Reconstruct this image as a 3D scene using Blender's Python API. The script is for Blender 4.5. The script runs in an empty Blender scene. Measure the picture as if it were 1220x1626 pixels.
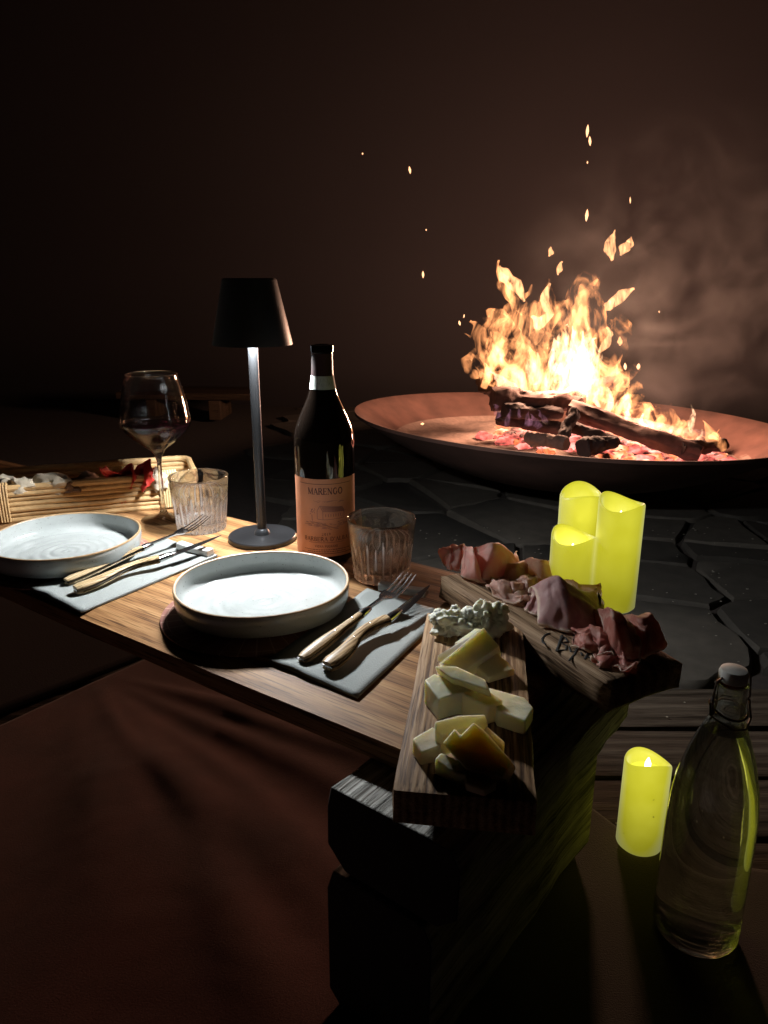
import bpy, math, random
import numpy as np
from mathutils import Vector, Matrix, noise
random.seed(7)
sc = bpy.context.scene
COL = sc.collection
R = math.radians
# ------------------------------------------------------------------ camera, world, light
LAMP_W = 6.4; FIRE_W = 46
EYE = .67; PITCH = R(17.3); F = 1200.0
cam = bpy.data.cameras.new('camera'); cam_o = bpy.data.objects.new('camera', cam); COL.objects.link(cam_o)
cam_o.location = (0, 0, EYE); cam_o.rotation_euler = (R(90) - PITCH, 0, 0)
cam.sensor_fit = 'VERTICAL'; cam.sensor_height = 24; cam.lens = F / 1626 * 24
cam.clip_start = .02; cam.clip_end = 60
cam.dof.use_dof = True; cam.dof.focus_distance = .98; cam.dof.aperture_fstop = 16.0
sc.camera = cam_o
w = bpy.data.worlds.new('World'); sc.world = w; w.use_nodes = True
nt = w.node_tree; bg = nt.nodes['Background']
sky = nt.nodes.new('ShaderNodeTexSky'); sky.sky_type = 'NISHITA'; sky.sun_disc = False
sky.sun_elevation = R(-6); sky.sun_rotation = R(150)
nt.links.new(sky.outputs[0], bg.inputs[0]); bg.inputs[1].default_value = .006
sc.view_settings.view_transform = 'Standard'; sc.view_settings.look = 'None'
sc.view_settings.exposure = .18; sc.view_settings.gamma = 1; sc.view_settings.use_curve_mapping = False
cy = sc.cycles
cy.use_denoising = True
cy.max_bounces = 10; cy.diffuse_bounces = 3; cy.glossy_bounces = 4; cy.transmission_bounces = 10
cy.transparent_max_bounces = 48; cy.volume_bounces = 0; cy.sample_clamp_indirect = 2.0
cy.caustics_reflective = False; cy.caustics_refractive = True; cy.blur_glossy = .1
cy.volume_step_rate = 1.5; cy.volume_max_steps = 128

def ray(px, py):
    c = Vector(((px - 610) / F, -(py - 813) / F, -1))
    return Matrix.Rotation(R(90) - PITCH, 3, 'X') @ c
def W(px, py, z=0.0):            # where the sight line meets the level z
    d = ray(px, py); t = (z - EYE) / d.z
    return Vector((d.x * t, d.y * t, z))
def Wy(px, py, y):               # where it meets the upright plane at depth y
    d = ray(px, py); t = y / d.y
    return Vector((d.x * t, y, EYE + d.z * t))

# ------------------------------------------------------------------ object helpers
def tag(o, label=None, cat=None, group=None, kind=None):
    if label: o['label'] = label
    if cat: o['category'] = cat
    if group: o['group'] = group
    if kind: o['kind'] = kind
    return o
def empty(name, loc, rz=0, label=None, cat=None, group=None, kind=None):
    o = bpy.data.objects.new(name, None); COL.objects.link(o); o.empty_display_size = .05
    o.location = loc; o.rotation_euler = (0, 0, rz)
    return tag(o, label, cat, group, kind)
def copy_tree(o, parent=None):
    c = o.copy(); COL.objects.link(c); c.parent = parent
    for ch in list(o.children): copy_tree(ch, c)
    return c
class MB:
    def __init__(s): s.v = []; s.f = []
    def add(s, v, f):
        n = len(s.v); s.v += [Vector(p) for p in v]; s.f += [[i + n for i in q] for q in f]; return s
    def box(s, c, d, rot=None):
        x, y, z = d[0] / 2, d[1] / 2, d[2] / 2
        v = [Vector((a * x, b * y, e * z)) for a in (-1, 1) for b in (-1, 1) for e in (-1, 1)]
        if rot: v = [rot @ p for p in v]
        v = [p + Vector(c) for p in v]
        return s.add(v, [(0, 1, 3, 2), (4, 6, 7, 5), (0, 4, 5, 1), (2, 3, 7, 6), (0, 2, 6, 4), (1, 5, 7, 3)])
    def tube(s, pts, r, seg=8, closed=False, flat=1.0, up=None):
        pts = [Vector(p) for p in pts]; n = len(pts)
        if not hasattr(r, '__len__'): r = [r] * n
        v = []; f = []; ref = up
        for i, p in enumerate(pts):
            if closed: t = pts[(i + 1) % n] - pts[i - 1]
            else: t = pts[min(i + 1, n - 1)] - pts[max(i - 1, 0)]
            t.normalize()
            if ref is None: ref = Vector((0, 0, 1)) if abs(t.z) < .9 else Vector((1, 0, 0))
            b = t.cross(ref).normalized(); a = b.cross(t).normalized()
            if up is None: ref = a
            for k in range(seg):
                g = 2 * math.pi * k / seg
                v.append(p + (b * math.cos(g) + a * math.sin(g) * flat) * r[i])
        m = n if closed else n - 1
        for i in range(m):
            for k in range(seg):
                a0 = i * seg + k; a1 = i * seg + (k + 1) % seg; j = ((i + 1) % n) * seg
                f.append((a0, a1, j + (k + 1) % seg, j + k))
        if not closed:
            f.append(tuple(range(seg))[::-1]); f.append(tuple((n - 1) * seg + k for k in range(seg)))
        return s.add(v, f)
    def lathe(s, prof, seg=48, rf=None, close=False):
        v = []; f = []; rows = []
        for (r, z) in prof:
            if r < 1e-6:
                rows.append([len(v)]); v.append((0, 0, z))
            else:
                row = []
                for k in range(seg):
                    g = 2 * math.pi * k / seg
                    rr, zz = (rf(r, z, g) if rf else (r, z))
                    row.append(len(v)); v.append((rr * math.cos(g), rr * math.sin(g), zz))
                rows.append(row)
        pairs = list(zip(rows[:-1], rows[1:]))
        if close: pairs.append((rows[-1], rows[0]))
        for a, b in pairs:
            if len(a) == 1 and len(b) == 1: continue
            for k in range(seg):
                k2 = (k + 1) % seg
                if len(a) == 1: f.append((a[0], b[k], b[k2])[::-1])
                elif len(b) == 1: f.append((a[k], a[k2], b[0]))
                else: f.append((a[k], a[k2], b[k2], b[k]))
        return s.add(v, f)
    def prism(s, top, bot):
        n = len(top)
        return s.add(list(top) + list(bot), [tuple(range(n)), tuple(range(2 * n - 1, n - 1, -1))] +
                     [(i, n + i, n + (i + 1) % n, (i + 1) % n) for i in range(n)])
    def grid(s, fn, nu, nv):
        v = [fn(i / nu, j / nv) for i in range(nu + 1) for j in range(nv + 1)]
        f = [(i * (nv + 1) + j, (i + 1) * (nv + 1) + j, (i + 1) * (nv + 1) + j + 1, i * (nv + 1) + j + 1) for i in range(nu) for j in range(nv)]
        return s.add(v, f)
    def blob(s, c, rad, sub=3, amp=.2, fq=2.0, seed=0, octv=3):
        import bmesh
        bm = bmesh.new(); bmesh.ops.create_icosphere(bm, subdivisions=sub, radius=1)
        v = []
        for q in bm.verts:
            p = q.co.copy(); d = noise.fractal(p * fq + Vector((seed * 7.3, seed, 0)), 1, 2, octv)
            p = p * (1 + amp * d)
            v.append(Vector((p.x * rad[0], p.y * rad[1], p.z * rad[2])) + Vector(c))
        f = [[q.index for q in t.verts] for t in bm.faces]; bm.free()
        return s.add(v, f)
    def build(s, name, mat, parent=None, loc=None, rot=None, smooth=True, angle=35, bevel=0, bseg=2, sub=0, solid=0):
        me = bpy.data.meshes.new(name); me.from_pydata([tuple(p) for p in s.v], [], s.f); me.update()
        import bmesh
        bm = bmesh.new(); bm.from_mesh(me); bmesh.ops.recalc_face_normals(bm, faces=bm.faces); bm.to_mesh(me); bm.free()
        if smooth:
            for p in me.polygons: p.use_smooth = True
            if angle: me.set_sharp_from_angle(angle=R(angle))
        o = bpy.data.objects.new(name, me); COL.objects.link(o)
        if mat: me.materials.append(mat)
        if parent: o.parent = parent
        if loc is not None: o.location = loc
        if rot is not None: o.rotation_euler = rot
        if solid:
            m = o.modifiers.new('thick', 'SOLIDIFY'); m.thickness = solid; m.offset = 0
        if bevel:
            m = o.modifiers.new('bevel', 'BEVEL'); m.width = bevel; m.segments = bseg; m.limit_method = 'ANGLE'; m.angle_limit = R(40)
        if sub:
            m = o.modifiers.new('sub', 'SUBSURF'); m.levels = sub; m.render_levels = sub
        return o
def world_obj(mb, name, mat, **k):        # mesh written in world coordinates, origin moved to the middle of its underside
    xs = [p.x for p in mb.v]; ys = [p.y for p in mb.v]; z = min(p.z for p in mb.v)
    o = Vector(((min(xs) + max(xs)) / 2, (min(ys) + max(ys)) / 2, z))
    mb.v = [p - o for p in mb.v]
    return mb.build(name, mat, loc=o, **k)
def rough_slab(lx, ly, lz, nx=30, ny=10, nz=3, amp=.002, fq=8, ch=.004, seed=0, x0=0, y0=0, z0=0):
    """a board from (0,0,0) to (lx,ly,lz) with chamfered, slightly uneven faces"""
    mb = MB()
    import bmesh
    bm = bmesh.new(); bmesh.ops.create_cube(bm, size=1)
    for e_axis, n in ((0, nx), (1, ny), (2, nz)):
        es = [e for e in bm.edges if abs((e.verts[0].co - e.verts[1].co)[e_axis]) > .5 / 1 and abs((e.verts[0].co - e.verts[1].co).length - abs((e.verts[0].co - e.verts[1].co)[e_axis])) < 1e-5]
        if n > 1: bmesh.ops.subdivide_edges(bm, edges=es, cuts=n - 1, use_grid_fill=True)
    v = []
    for q in bm.verts:
        p = Vector(((q.co.x + .5) * lx, (q.co.y + .5) * ly, (q.co.z + .5) * lz))
        onx = abs(abs(q.co.x) - .5) < 1e-4; ony = abs(abs(q.co.y) - .5) < 1e-4; onz = abs(abs(q.co.z) - .5) < 1e-4
        d = Vector((0, 0, 0))
        s = seed * 3.1
        if onx: d.x = (-1 if q.co.x > 0 else 1) * ch * (.5 if (ony or onz) else 0)
        if ony: d.y = (-1 if q.co.y > 0 else 1) * ch * (.5 if (onx or onz) else 0)
        if onz: d.z = (-1 if q.co.z > 0 else 1) * ch * (.5 if (ony or onx) else 0)
        n_ = noise.noise_vector(Vector((p.x * fq * .5 + s, p.y * fq + s, p.z * fq)))
        e = amp if (ony or onx) else amp * .3
        d += Vector((n_.x * e * .6 * onx, n_.y * e * (1.0 if ony else 0), n_.z * e * .4))
        v.append(p + d + Vector((x0, y0, z0)))
    f = [[q.index for q in t.verts] for t in bm.faces]; bm.free()
    return mb.add(v, f)

# ------------------------------------------------------------------ materials
def mat(name):
    m = bpy.data.materials.new(name); m.use_nodes = True
    n = m.node_tree.nodes; l = m.node_tree.links
    return m, n, l, n['Principled BSDF']
def setp(p, **k):
    names = {'col': 'Base Color', 'rough': 'Roughness', 'metal': 'Metallic', 'sheen': 'Sheen Weight', 'trans': 'Transmission Weight',
             'ior': 'IOR', 'sss': 'Subsurface Weight', 'coat': 'Coat Weight', 'spec': 'Specular IOR Level', 'emit': 'Emission Strength', 'ecol': 'Emission Color'}
    for a, b in k.items():
        if a in ('col', 'ecol'): b = (*b, 1)
        p.inputs[names[a]].default_value = b
def plain(name, col, rough=.5, nscale=60, nvar=.25, bump=.1, **k):
    m, n, l, p = mat(name); setp(p, rough=rough, **k)
    tc = n.new('ShaderNodeTexCoord'); nz = n.new('ShaderNodeTexNoise'); nz.inputs['Scale'].default_value = nscale; nz.inputs['Detail'].default_value = 6
    l.new(tc.outputs['Object'], nz.inputs['Vector'])
    r = n.new('ShaderNodeMix'); r.data_type = 'RGBA'
    r.inputs[6].default_value = (*[c * (1 - nvar) for c in col], 1); r.inputs[7].default_value = (*[min(1, c * (1 + nvar)) for c in col], 1)
    l.new(nz.outputs[0], r.inputs[0]); l.new(r.outputs[2], p.inputs['Base Color'])
    if bump:
        b = n.new('ShaderNodeBump'); b.inputs['Strength'].default_value = bump; b.inputs['Distance'].default_value = .002
        l.new(nz.outputs[0], b.inputs['Height']); l.new(b.outputs[0], p.inputs['Normal'])
    return m
def wood(name, dark, mid, light, ring=60, rough=.55, bump=.4, stretch=.05, axis=0, fine=350, seed=0, dist=.0012, warp=3.0, spec=.12):
    m, n, l, p = mat(name); setp(p, rough=rough, spec=spec)
    tc = n.new('ShaderNodeTexCoord'); mp = n.new('ShaderNodeMapping')
    sc_ = [1, 1, 1]; sc_[axis] = stretch; mp.inputs['Scale'].default_value = sc_; mp.inputs['Location'].default_value = (seed * 1.7, seed * .9, seed)
    l.new(tc.outputs['Object'], mp.inputs['Vector'])
    big = n.new('ShaderNodeTexNoise'); big.inputs['Scale'].default_value = ring; big.inputs['Detail'].default_value = 3; big.inputs['Distortion'].default_value = warp * .15
    wv = n.new('ShaderNodeTexWave'); wv.wave_type = 'BANDS'; wv.bands_direction = 'Y' if axis == 0 else 'X'
    wv.inputs['Scale'].default_value = ring * .45; wv.inputs['Distortion'].default_value = warp; wv.inputs['Detail'].default_value = 4; wv.inputs['Detail Scale'].default_value = .6
    mp3 = n.new('ShaderNodeMapping'); s3 = [1, 1, 1]; s3[axis] = stretch * 3; mp3.inputs['Scale'].default_value = s3; l.new(tc.outputs['Object'], mp3.inputs['Vector'])
    l.new(mp3.outputs[0], wv.inputs['Vector'])
    fn = n.new('ShaderNodeTexNoise'); fn.inputs['Scale'].default_value = fine; fn.inputs['Detail'].default_value = 5; fn.inputs['Roughness'].default_value = .65
    mp2 = n.new('ShaderNodeMapping'); s2 = [1, 1, 1]; s2[axis] = .035; mp2.inputs['Scale'].default_value = s2; l.new(tc.outputs['Object'], mp2.inputs['Vector'])
    l.new(mp.outputs[0], big.inputs['Vector']); l.new(mp2.outputs[0], fn.inputs['Vector'])
    ma = n.new('ShaderNodeMath'); ma.operation = 'MULTIPLY_ADD'; ma.inputs[1].default_value = .16; l.new(wv.outputs[1], ma.inputs[0]); 
    mb_ = n.new('ShaderNodeMath'); mb_.operation = 'MULTIPLY'; mb_.inputs[1].default_value = .60; l.new(big.outputs[0], mb_.inputs[0]); l.new(mb_.outputs[0], ma.inputs[2])
    mc = n.new('ShaderNodeMath'); mc.operation = 'MULTIPLY_ADD'; mc.inputs[1].default_value = .62; l.new(fn.outputs[0], mc.inputs[0]); l.new(ma.outputs[0], mc.inputs[2])
    rp = n.new('ShaderNodeValToRGB'); e = rp.color_ramp.elements; e[0].position = .50; e[0].color = (*dark, 1); e[1].position = .90; e[1].color = (*light, 1)
    q = e.new(.68); q.color = (*mid, 1)
    l.new(mc.outputs[0], rp.inputs[0])
    po = n.new('ShaderNodeTexNoise'); po.inputs['Scale'].default_value = fine * 1.3; po.inputs['Detail'].default_value = 2; l.new(mp2.outputs[0], po.inputs['Vector'])
    pr = n.new('ShaderNodeValToRGB'); e = pr.color_ramp.elements; e[0].position = .34; e[0].color = (.32, .28, .25, 1); e[1].position = .45; e[1].color = (1, 1, 1, 1); l.new(po.outputs[0], pr.inputs[0])
    px_ = n.new('ShaderNodeMix'); px_.data_type = 'RGBA'; px_.blend_type = 'MULTIPLY'; px_.inputs[0].default_value = .9; l.new(rp.outputs[0], px_.inputs[6]); l.new(pr.outputs[0], px_.inputs[7]); l.new(px_.outputs[2], p.inputs['Base Color'])
    b = n.new('ShaderNodeBump'); b.inputs['Strength'].default_value = bump; b.inputs['Distance'].default_value = dist
    l.new(mc.outputs[0], b.inputs['Height']); l.new(b.outputs[0], p.inputs['Normal'])
    return m
def glassy(name, col=(1, 1, 1), rough=0.0, clear=.45, tint=(1, 1, 1), ior=1.48):
    """refracting glass; part of the light goes straight through, as it does through a thin wall"""
    m = bpy.data.materials.new(name); m.use_nodes = True; n = m.node_tree.nodes; l = m.node_tree.links; n.clear()
    g = n.new('ShaderNodeBsdfGlass'); g.inputs['Color'].default_value = (*col, 1); g.inputs['Roughness'].default_value = rough; g.inputs['IOR'].default_value = ior
    t = n.new('ShaderNodeBsdfTransparent'); t.inputs[0].default_value = (*tint, 1)
    x = n.new('ShaderNodeMixShader'); x.inputs[0].default_value = clear; o = n.new('ShaderNodeOutputMaterial')
    l.new(g.outputs[0], x.inputs[1]); l.new(t.outputs[0], x.inputs[2]); l.new(x.outputs[0], o.inputs[0])
    return m
def emissive(name, col, s):
    m, n, l, p = mat(name); setp(p, col=(0, 0, 0), ecol=col, emit=s, rough=.8); return m

M_table = wood('oiled_oak_tabletop', (.10, .045, .016), (.27, .135, .055), (.42, .24, .105), ring=24, rough=.55, bump=.5, stretch=.09, warp=5, seed=1)
M_oak = wood('striped_oak_board', (.06, .028, .014), (.32, .185, .095), (.62, .42, .25), ring=110, rough=.6, bump=.6, stretch=.03, axis=1, warp=2, seed=3, fine=500)
M_waney = wood('waney_oak_board', (.05, .028, .016), (.24, .15, .085), (.42, .29, .18), ring=42, rough=.7, bump=1.0, stretch=.08, axis=0, warp=6, seed=5, dist=.002)
M_beam = wood('weathered_grey_timber', (.02, .019, .016), (.32, .31, .28), (.62, .61, .57), ring=60, rough=.75, bump=1.6, stretch=.05, axis=0, warp=5, seed=8, dist=.004)
M_end_shade = plain('painted_beam_end_shade', (.022, .018, .014), .9, 30, .6, .8)  # shade on the beam ends, put into the colour as near-black
M_deck = wood('dark_deck_boards', (.02, .015, .01), (.055, .042, .03), (.10, .08, .06), ring=30, rough=.7, bump=1.0, stretch=.06, axis=0, seed=2, dist=.002)
M_bench = wood('bench_wood', (.03, .02, .013), (.06, .04, .025), (.09, .06, .04), ring=12, rough=.7)
M_olive = wood('pale_olive_wood_handle', (.26, .17, .08), (.55, .40, .22), (.70, .54, .34), ring=160, rough=.38, bump=.15, stretch=.07, seed=4)
M_handle_dark = wood('brown_wood_handle', (.16, .10, .05), (.42, .28, .15), (.55, .40, .24), ring=160, rough=.35, bump=.15, stretch=.07, seed=6)
M_wicker = plain('peeled_willow_rod', (.52, .33, .15), .5, 90, .35, .4)
M_binding = plain('willow_binding', (.60, .46, .24), .55, 120, .3, .5)
M_black = plain('black_painted_metal', (.012, .012, .013), .34, 300, .2, .06)
M_pole = plain('satin_black_pole', (.05, .052, .056), .32, 400, .15, .05, metal=.6)
M_steel = plain('polished_steel', (.62, .62, .62), .17, 200, .08, .03, metal=1.0)
M_steel_d = plain('dark_steel', (.30, .30, .31), .22, 200, .1, .03, metal=1.0)
M_white = plain('white_glazed_block', (.72, .72, .70), .3, 80, .08, .1)
M_greyblock = plain('grey_glazed_block', (.34, .33, .31), .35, 80, .1, .1)
M_glass = glassy('clear_glass', clear=.08)
def m_tumbler(name, col, N, h, amt, sd):
    """clear glass whose cut flutes and faceted foot catch the light"""
    m = glassy(name, col, clear=.30); n = m.node_tree.nodes; l = m.node_tree.links
    old = n['Mix Shader']; out = n['Material Output']
    tc = n.new('ShaderNodeTexCoord'); sep = n.new('ShaderNodeSeparateXYZ'); l.new(tc.outputs['Object'], sep.inputs[0])
    def M(op, a, b=None, c=None):
        q = n.new('ShaderNodeMath'); q.operation = op
        for i_, v in enumerate((a, b, c)):
            if v is None: continue
            if isinstance(v, (int, float)): q.inputs[i_].default_value = v
            else: l.new(v, q.inputs[i_])
        return q.outputs[0]
    an = M('ARCTAN2', sep.outputs[1], sep.outputs[0]); w_ = M('SINE', M('MULTIPLY', an, N))
    nz = n.new('ShaderNodeTexNoise'); nz.inputs['Scale'].default_value = 1; mp = n.new('ShaderNodeMapping'); mp.inputs['Scale'].default_value = (210, 210, 38); mp.inputs['Location'].default_value = (sd, 0, 0); l.new(tc.outputs['Object'], mp.inputs[0]); l.new(mp.outputs[0], nz.inputs[0])
    top = M('MULTIPLY_ADD', nz.outputs[0], h * .9, h * .12)                 # flutes end at uneven heights
    inside = M('LESS_THAN', sep.outputs[2], top)
    st = n.new('ShaderNodeMapRange'); st.interpolation_type = 'SMOOTHSTEP'; st.inputs[1].default_value = .30; st.inputs[2].default_value = .95; l.new(w_, st.inputs[0])
    flute = M('MULTIPLY', M('MULTIPLY', st.outputs[0], inside), M('GREATER_THAN', nz.outputs[0], .42))
    vo = n.new('ShaderNodeTexVoronoi'); vo.inputs['Scale'].default_value = 260; l.new(tc.outputs['Object'], vo.inputs[0])
    sc3 = n.new('ShaderNodeSeparateColor'); l.new(vo.outputs['Color'], sc3.inputs[0])
    foot = M('MULTIPLY', M('LESS_THAN', sep.outputs[2], h * .17), M('GREATER_THAN', sc3.outputs[0], .55))
    f_ = M('MULTIPLY', M('MAXIMUM', flute, foot), amt)
    gl = n.new('ShaderNodeBsdfGlossy'); gl.inputs['Roughness'].default_value = .45; gl.inputs[0].default_value = (1, 1, 1, 1)
    tr = n.new('ShaderNodeBsdfTranslucent'); tr.inputs[0].default_value = (.9, .9, .9, 1)
    df = n.new('ShaderNodeMixShader'); df.inputs[0].default_value = .5; l.new(gl.outputs[0], df.inputs[1]); l.new(tr.outputs[0], df.inputs[2])
    x = n.new('ShaderNodeMixShader'); l.new(f_, x.inputs[0]); l.new(old.outputs[0], x.inputs[1]); l.new(df.outputs[0], x.inputs[2]); l.new(x.outputs[0], out.inputs[0])
    return m
M_tumbler1 = m_tumbler('fluted_clear_glass', (1, 1, 1), 26, .088, .60, 3)
M_smoked = m_tumbler('fluted_warm_glass', (.96, .92, .88), 24, .084, .34, 8)
M_bottleglass = glassy('clear_bottle_glass', (.97, .985, .97), clear=.12, tint=(.95, .98, .94))
M_water = glassy('water', (1, 1, 1), clear=.05, ior=1.33)
M_wine = plain('red_wine', (.012, .001, .0025), .03, 5, .1, 0, coat=.5)
M_winebottle = plain('dark_wine_bottle_glass', (.006, .004, .003), .04, 5, .1, 0, coat=.6)
M_capsule = plain('dark_foil_capsule', (.03, .012, .012), .35, 60, .2, .1)
M_fabric = None
def m_ceramic():
    m, n, l, p = mat('speckled_grey_white_glaze'); setp(p, rough=.16, coat=.25)
    tc = n.new('ShaderNodeTexCoord'); nz = n.new('ShaderNodeTexNoise'); nz.inputs['Scale'].default_value = 35; nz.inputs['Detail'].default_value = 5
    sp = n.new('ShaderNodeTexNoise'); sp.inputs['Scale'].default_value = 420
    l.new(tc.outputs['Object'], nz.inputs[0]); l.new(tc.outputs['Object'], sp.inputs[0])
    r = n.new('ShaderNodeValToRGB'); e = r.color_ramp.elements; e[0].position = .3; e[0].color = (.36, .385, .375, 1); e[1].position = .7; e[1].color = (.43, .45, .44, 1); l.new(nz.outputs[0], r.inputs[0])
    r2 = n.new('ShaderNodeValToRGB'); e = r2.color_ramp.elements; e[0].position = .25; e[0].color = (.45, .40, .33, 1); e[1].position = .33; e[1].color = (1, 1, 1, 1); l.new(sp.outputs[0], r2.inputs[0])
    x = n.new('ShaderNodeMix'); x.data_type = 'RGBA'; x.blend_type = 'MULTIPLY'; x.inputs[0].default_value = 1
    l.new(r.outputs[0], x.inputs[6]); l.new(r2.outputs[0], x.inputs[7]); l.new(x.outputs[2], p.inputs['Base Color'])
    b = n.new('ShaderNodeBump'); b.inputs['Strength'].default_value = .12; b.inputs['Distance'].default_value = .002; l.new(nz.outputs[0], b.inputs['Height']); l.new(b.outputs[0], p.inputs['Normal'])
    return m
M_ceramic = m_ceramic()
M_rim = plain('bare_brown_clay_rim', (.36, .23, .12), .45, 120, .35, .2)
M_napkin = plain('grey_green_paper_napkin', (.27, .29, .28), .9, 500, .10, .35)
def m_mat():
    m, n, l, p = mat('pink_leather_mat'); setp(p, rough=.6)
    tc = n.new('ShaderNodeTexCoord'); sep = n.new('ShaderNodeSeparateXYZ'); l.new(tc.outputs['Object'], sep.inputs[0])
    at = n.new('ShaderNodeMath'); at.operation = 'ARCTAN2'; l.new(sep.outputs[1], at.inputs[0]); l.new(sep.outputs[0], at.inputs[1])
    mu = n.new('ShaderNodeMath'); mu.operation = 'MULTIPLY'; mu.inputs[1].default_value = 36 / (2 * math.pi); l.new(at.outputs[0], mu.inputs[0])
    fr = n.new('ShaderNodeMath'); fr.operation = 'FRACT'; l.new(mu.outputs[0], fr.inputs[0])
    lt = n.new('ShaderNodeMath'); lt.operation = 'LESS_THAN'; lt.inputs[1].default_value = .1; l.new(fr.outputs[0], lt.inputs[0])
    ln = n.new('ShaderNodeVectorMath'); ln.operation = 'LENGTH'; l.new(tc.outputs['Object'], ln.inputs[0])
    cmp_ = n.new('ShaderNodeMath'); cmp_.operation = 'COMPARE'; cmp_.inputs[1].default_value = .108; cmp_.inputs[2].default_value = .0007; l.new(ln.outputs['Value'], cmp_.inputs[0])
    mx = n.new('ShaderNodeMath'); mx.operation = 'MAXIMUM'; l.new(lt.outputs[0], mx.inputs[0]); l.new(cmp_.outputs[0], mx.inputs[1])
    c = n.new('ShaderNodeMix'); c.data_type = 'RGBA'; c.inputs[6].default_value = (.27, .115, .085, 1); c.inputs[7].default_value = (.45, .26, .2, 1)
    l.new(mx.outputs[0], c.inputs[0]); l.new(c.outputs[2], p.inputs['Base Color'])
    return m
M_matp = m_mat()
def m_rug():
    m, n, l, p = mat('brown_felted_blanket'); setp(p, rough=.95, sheen=.3, spec=.1)
    tc = n.new('ShaderNodeTexCoord'); nz = n.new('ShaderNodeTexNoise'); nz.inputs['Scale'].default_value = 520; nz.inputs['Detail'].default_value = 6; nz.inputs['Roughness'].default_value = .8
    n2 = n.new('ShaderNodeTexNoise'); n2.inputs['Scale'].default_value = 6; n2.inputs['Detail'].default_value = 6
    l.new(tc.outputs['Object'], nz.inputs[0]); l.new(tc.outputs['Object'], n2.inputs[0])
    r = n.new('ShaderNodeValToRGB'); e = r.color_ramp.elements; e[0].position = .40; e[0].color = (.075, .023, .017, 1); e[1].position = .60; e[1].color = (.175, .060, .046, 1)
    a = n.new('ShaderNodeMath'); a.operation = 'MULTIPLY_ADD'; a.inputs[1].default_value = .5; l.new(nz.outputs[0], a.inputs[0])
    h = n.new('ShaderNodeMath'); h.operation = 'MULTIPLY'; h.inputs[1].default_value = .5; l.new(n2.outputs[0], h.inputs[0]); l.new(h.outputs[0], a.inputs[2])
    l.new(a.outputs[0], r.inputs[0]); l.new(r.outputs[0], p.inputs['Base Color'])
    b = n.new('ShaderNodeBump'); b.inputs['Strength'].default_value = .8; b.inputs['Distance'].default_value = .0012; l.new(nz.outputs[0], b.inputs['Height']); l.new(b.outputs[0], p.inputs['Normal'])
    return m
M_rug = m_rug()
M_pad = plain('black_brown_floor_mat', (.030, .021, .019), .95, 300, .3, .3)
M_stone = plain('grey_flagstone', (.062, .052, .041), .8, 22, .55, 1.0)
n = M_stone.node_tree.nodes; l = M_stone.node_tree.links; p = n['Principled BSDF']; src = p.inputs['Base Color'].links[0].from_socket
oi = n.new('ShaderNodeObjectInfo'); mr = n.new('ShaderNodeMapRange'); mr.inputs[3].default_value = .55; mr.inputs[4].default_value = 1.35; l.new(oi.outputs['Random'], mr.inputs[0])
vm = n.new('ShaderNodeVectorMath'); vm.operation = 'SCALE'; l.new(src, vm.inputs[0]); l.new(mr.outputs[0], vm.inputs['Scale']); l.new(vm.outputs[0], p.inputs['Base Color'])
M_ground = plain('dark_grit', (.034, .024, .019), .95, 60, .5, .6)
M_wall = plain('dark_brown_wall', (.040, .034, .037), .95, 1.2, .12, 0)
M_corten = plain('rusty_steel', (.120, .058, .043), .78, 9, .95, .5)
M_ash = plain('grey_brown_ash', (.22, .15, .12), .95, 60, .5, 1.0)
M_char = plain('charred_wood', (.045, .03, .027), .85, 50, .6, 1.0)
M_log = plain('burnt_bark', (.11, .065, .055), .85, 45, .7, 1.0)

# ------------------------------------------------------------------ setting
T = .28
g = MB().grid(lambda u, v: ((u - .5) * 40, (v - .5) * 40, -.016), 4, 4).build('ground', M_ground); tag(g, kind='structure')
# curved wall round the far side
WP = [Vector((-9, 3.0)), Vector((-5, 4.6)), Vector((-2.6, 4.6)), Vector((-.4, 4.15)), Vector((1.3, 3.62)), Vector((3.2, 3.1)), Vector((5.2, 1.6)), Vector((6, -1))]
def wallf(u, v):
    f_ = u * (len(WP) - 1); i = min(int(f_), len(WP) - 2); t = f_ - i
    p0, p1, p2, p3 = WP[max(i - 1, 0)], WP[i], WP[i + 1], WP[min(i + 2, len(WP) - 1)]
    q_ = .5 * ((2 * p1) + (p2 - p0) * t + (2 * p0 - 5 * p1 + 4 * p2 - p3) * t * t + (3 * p1 - p0 - 3 * p2 + p3) * t ** 3)
    return (q_.x, q_.y, -.02 + v * 3.4)
wl = MB().grid(wallf, 64, 4).build('wall', M_wall, solid=.04, angle=0); tag(wl, 'dark curved wall fading into the night behind the fire bowl', 'wall', kind='structure')
# deck boards, running left to right
deck = empty('deck', (0, 0, 0), kind='structure')
y = 1.146
k = 0
while y > .1:
    x0 = -2.0
    ln = 5.2
    rough_slab(ln, .115, .028, nx=52, ny=3, nz=1, amp=.0035, fq=5, ch=.005, seed=k).build('plank', M_deck, deck, loc=(x0, y - .118, -.028 + random.uniform(-.001, .001)))
    y -= .122; k += 1
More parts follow.
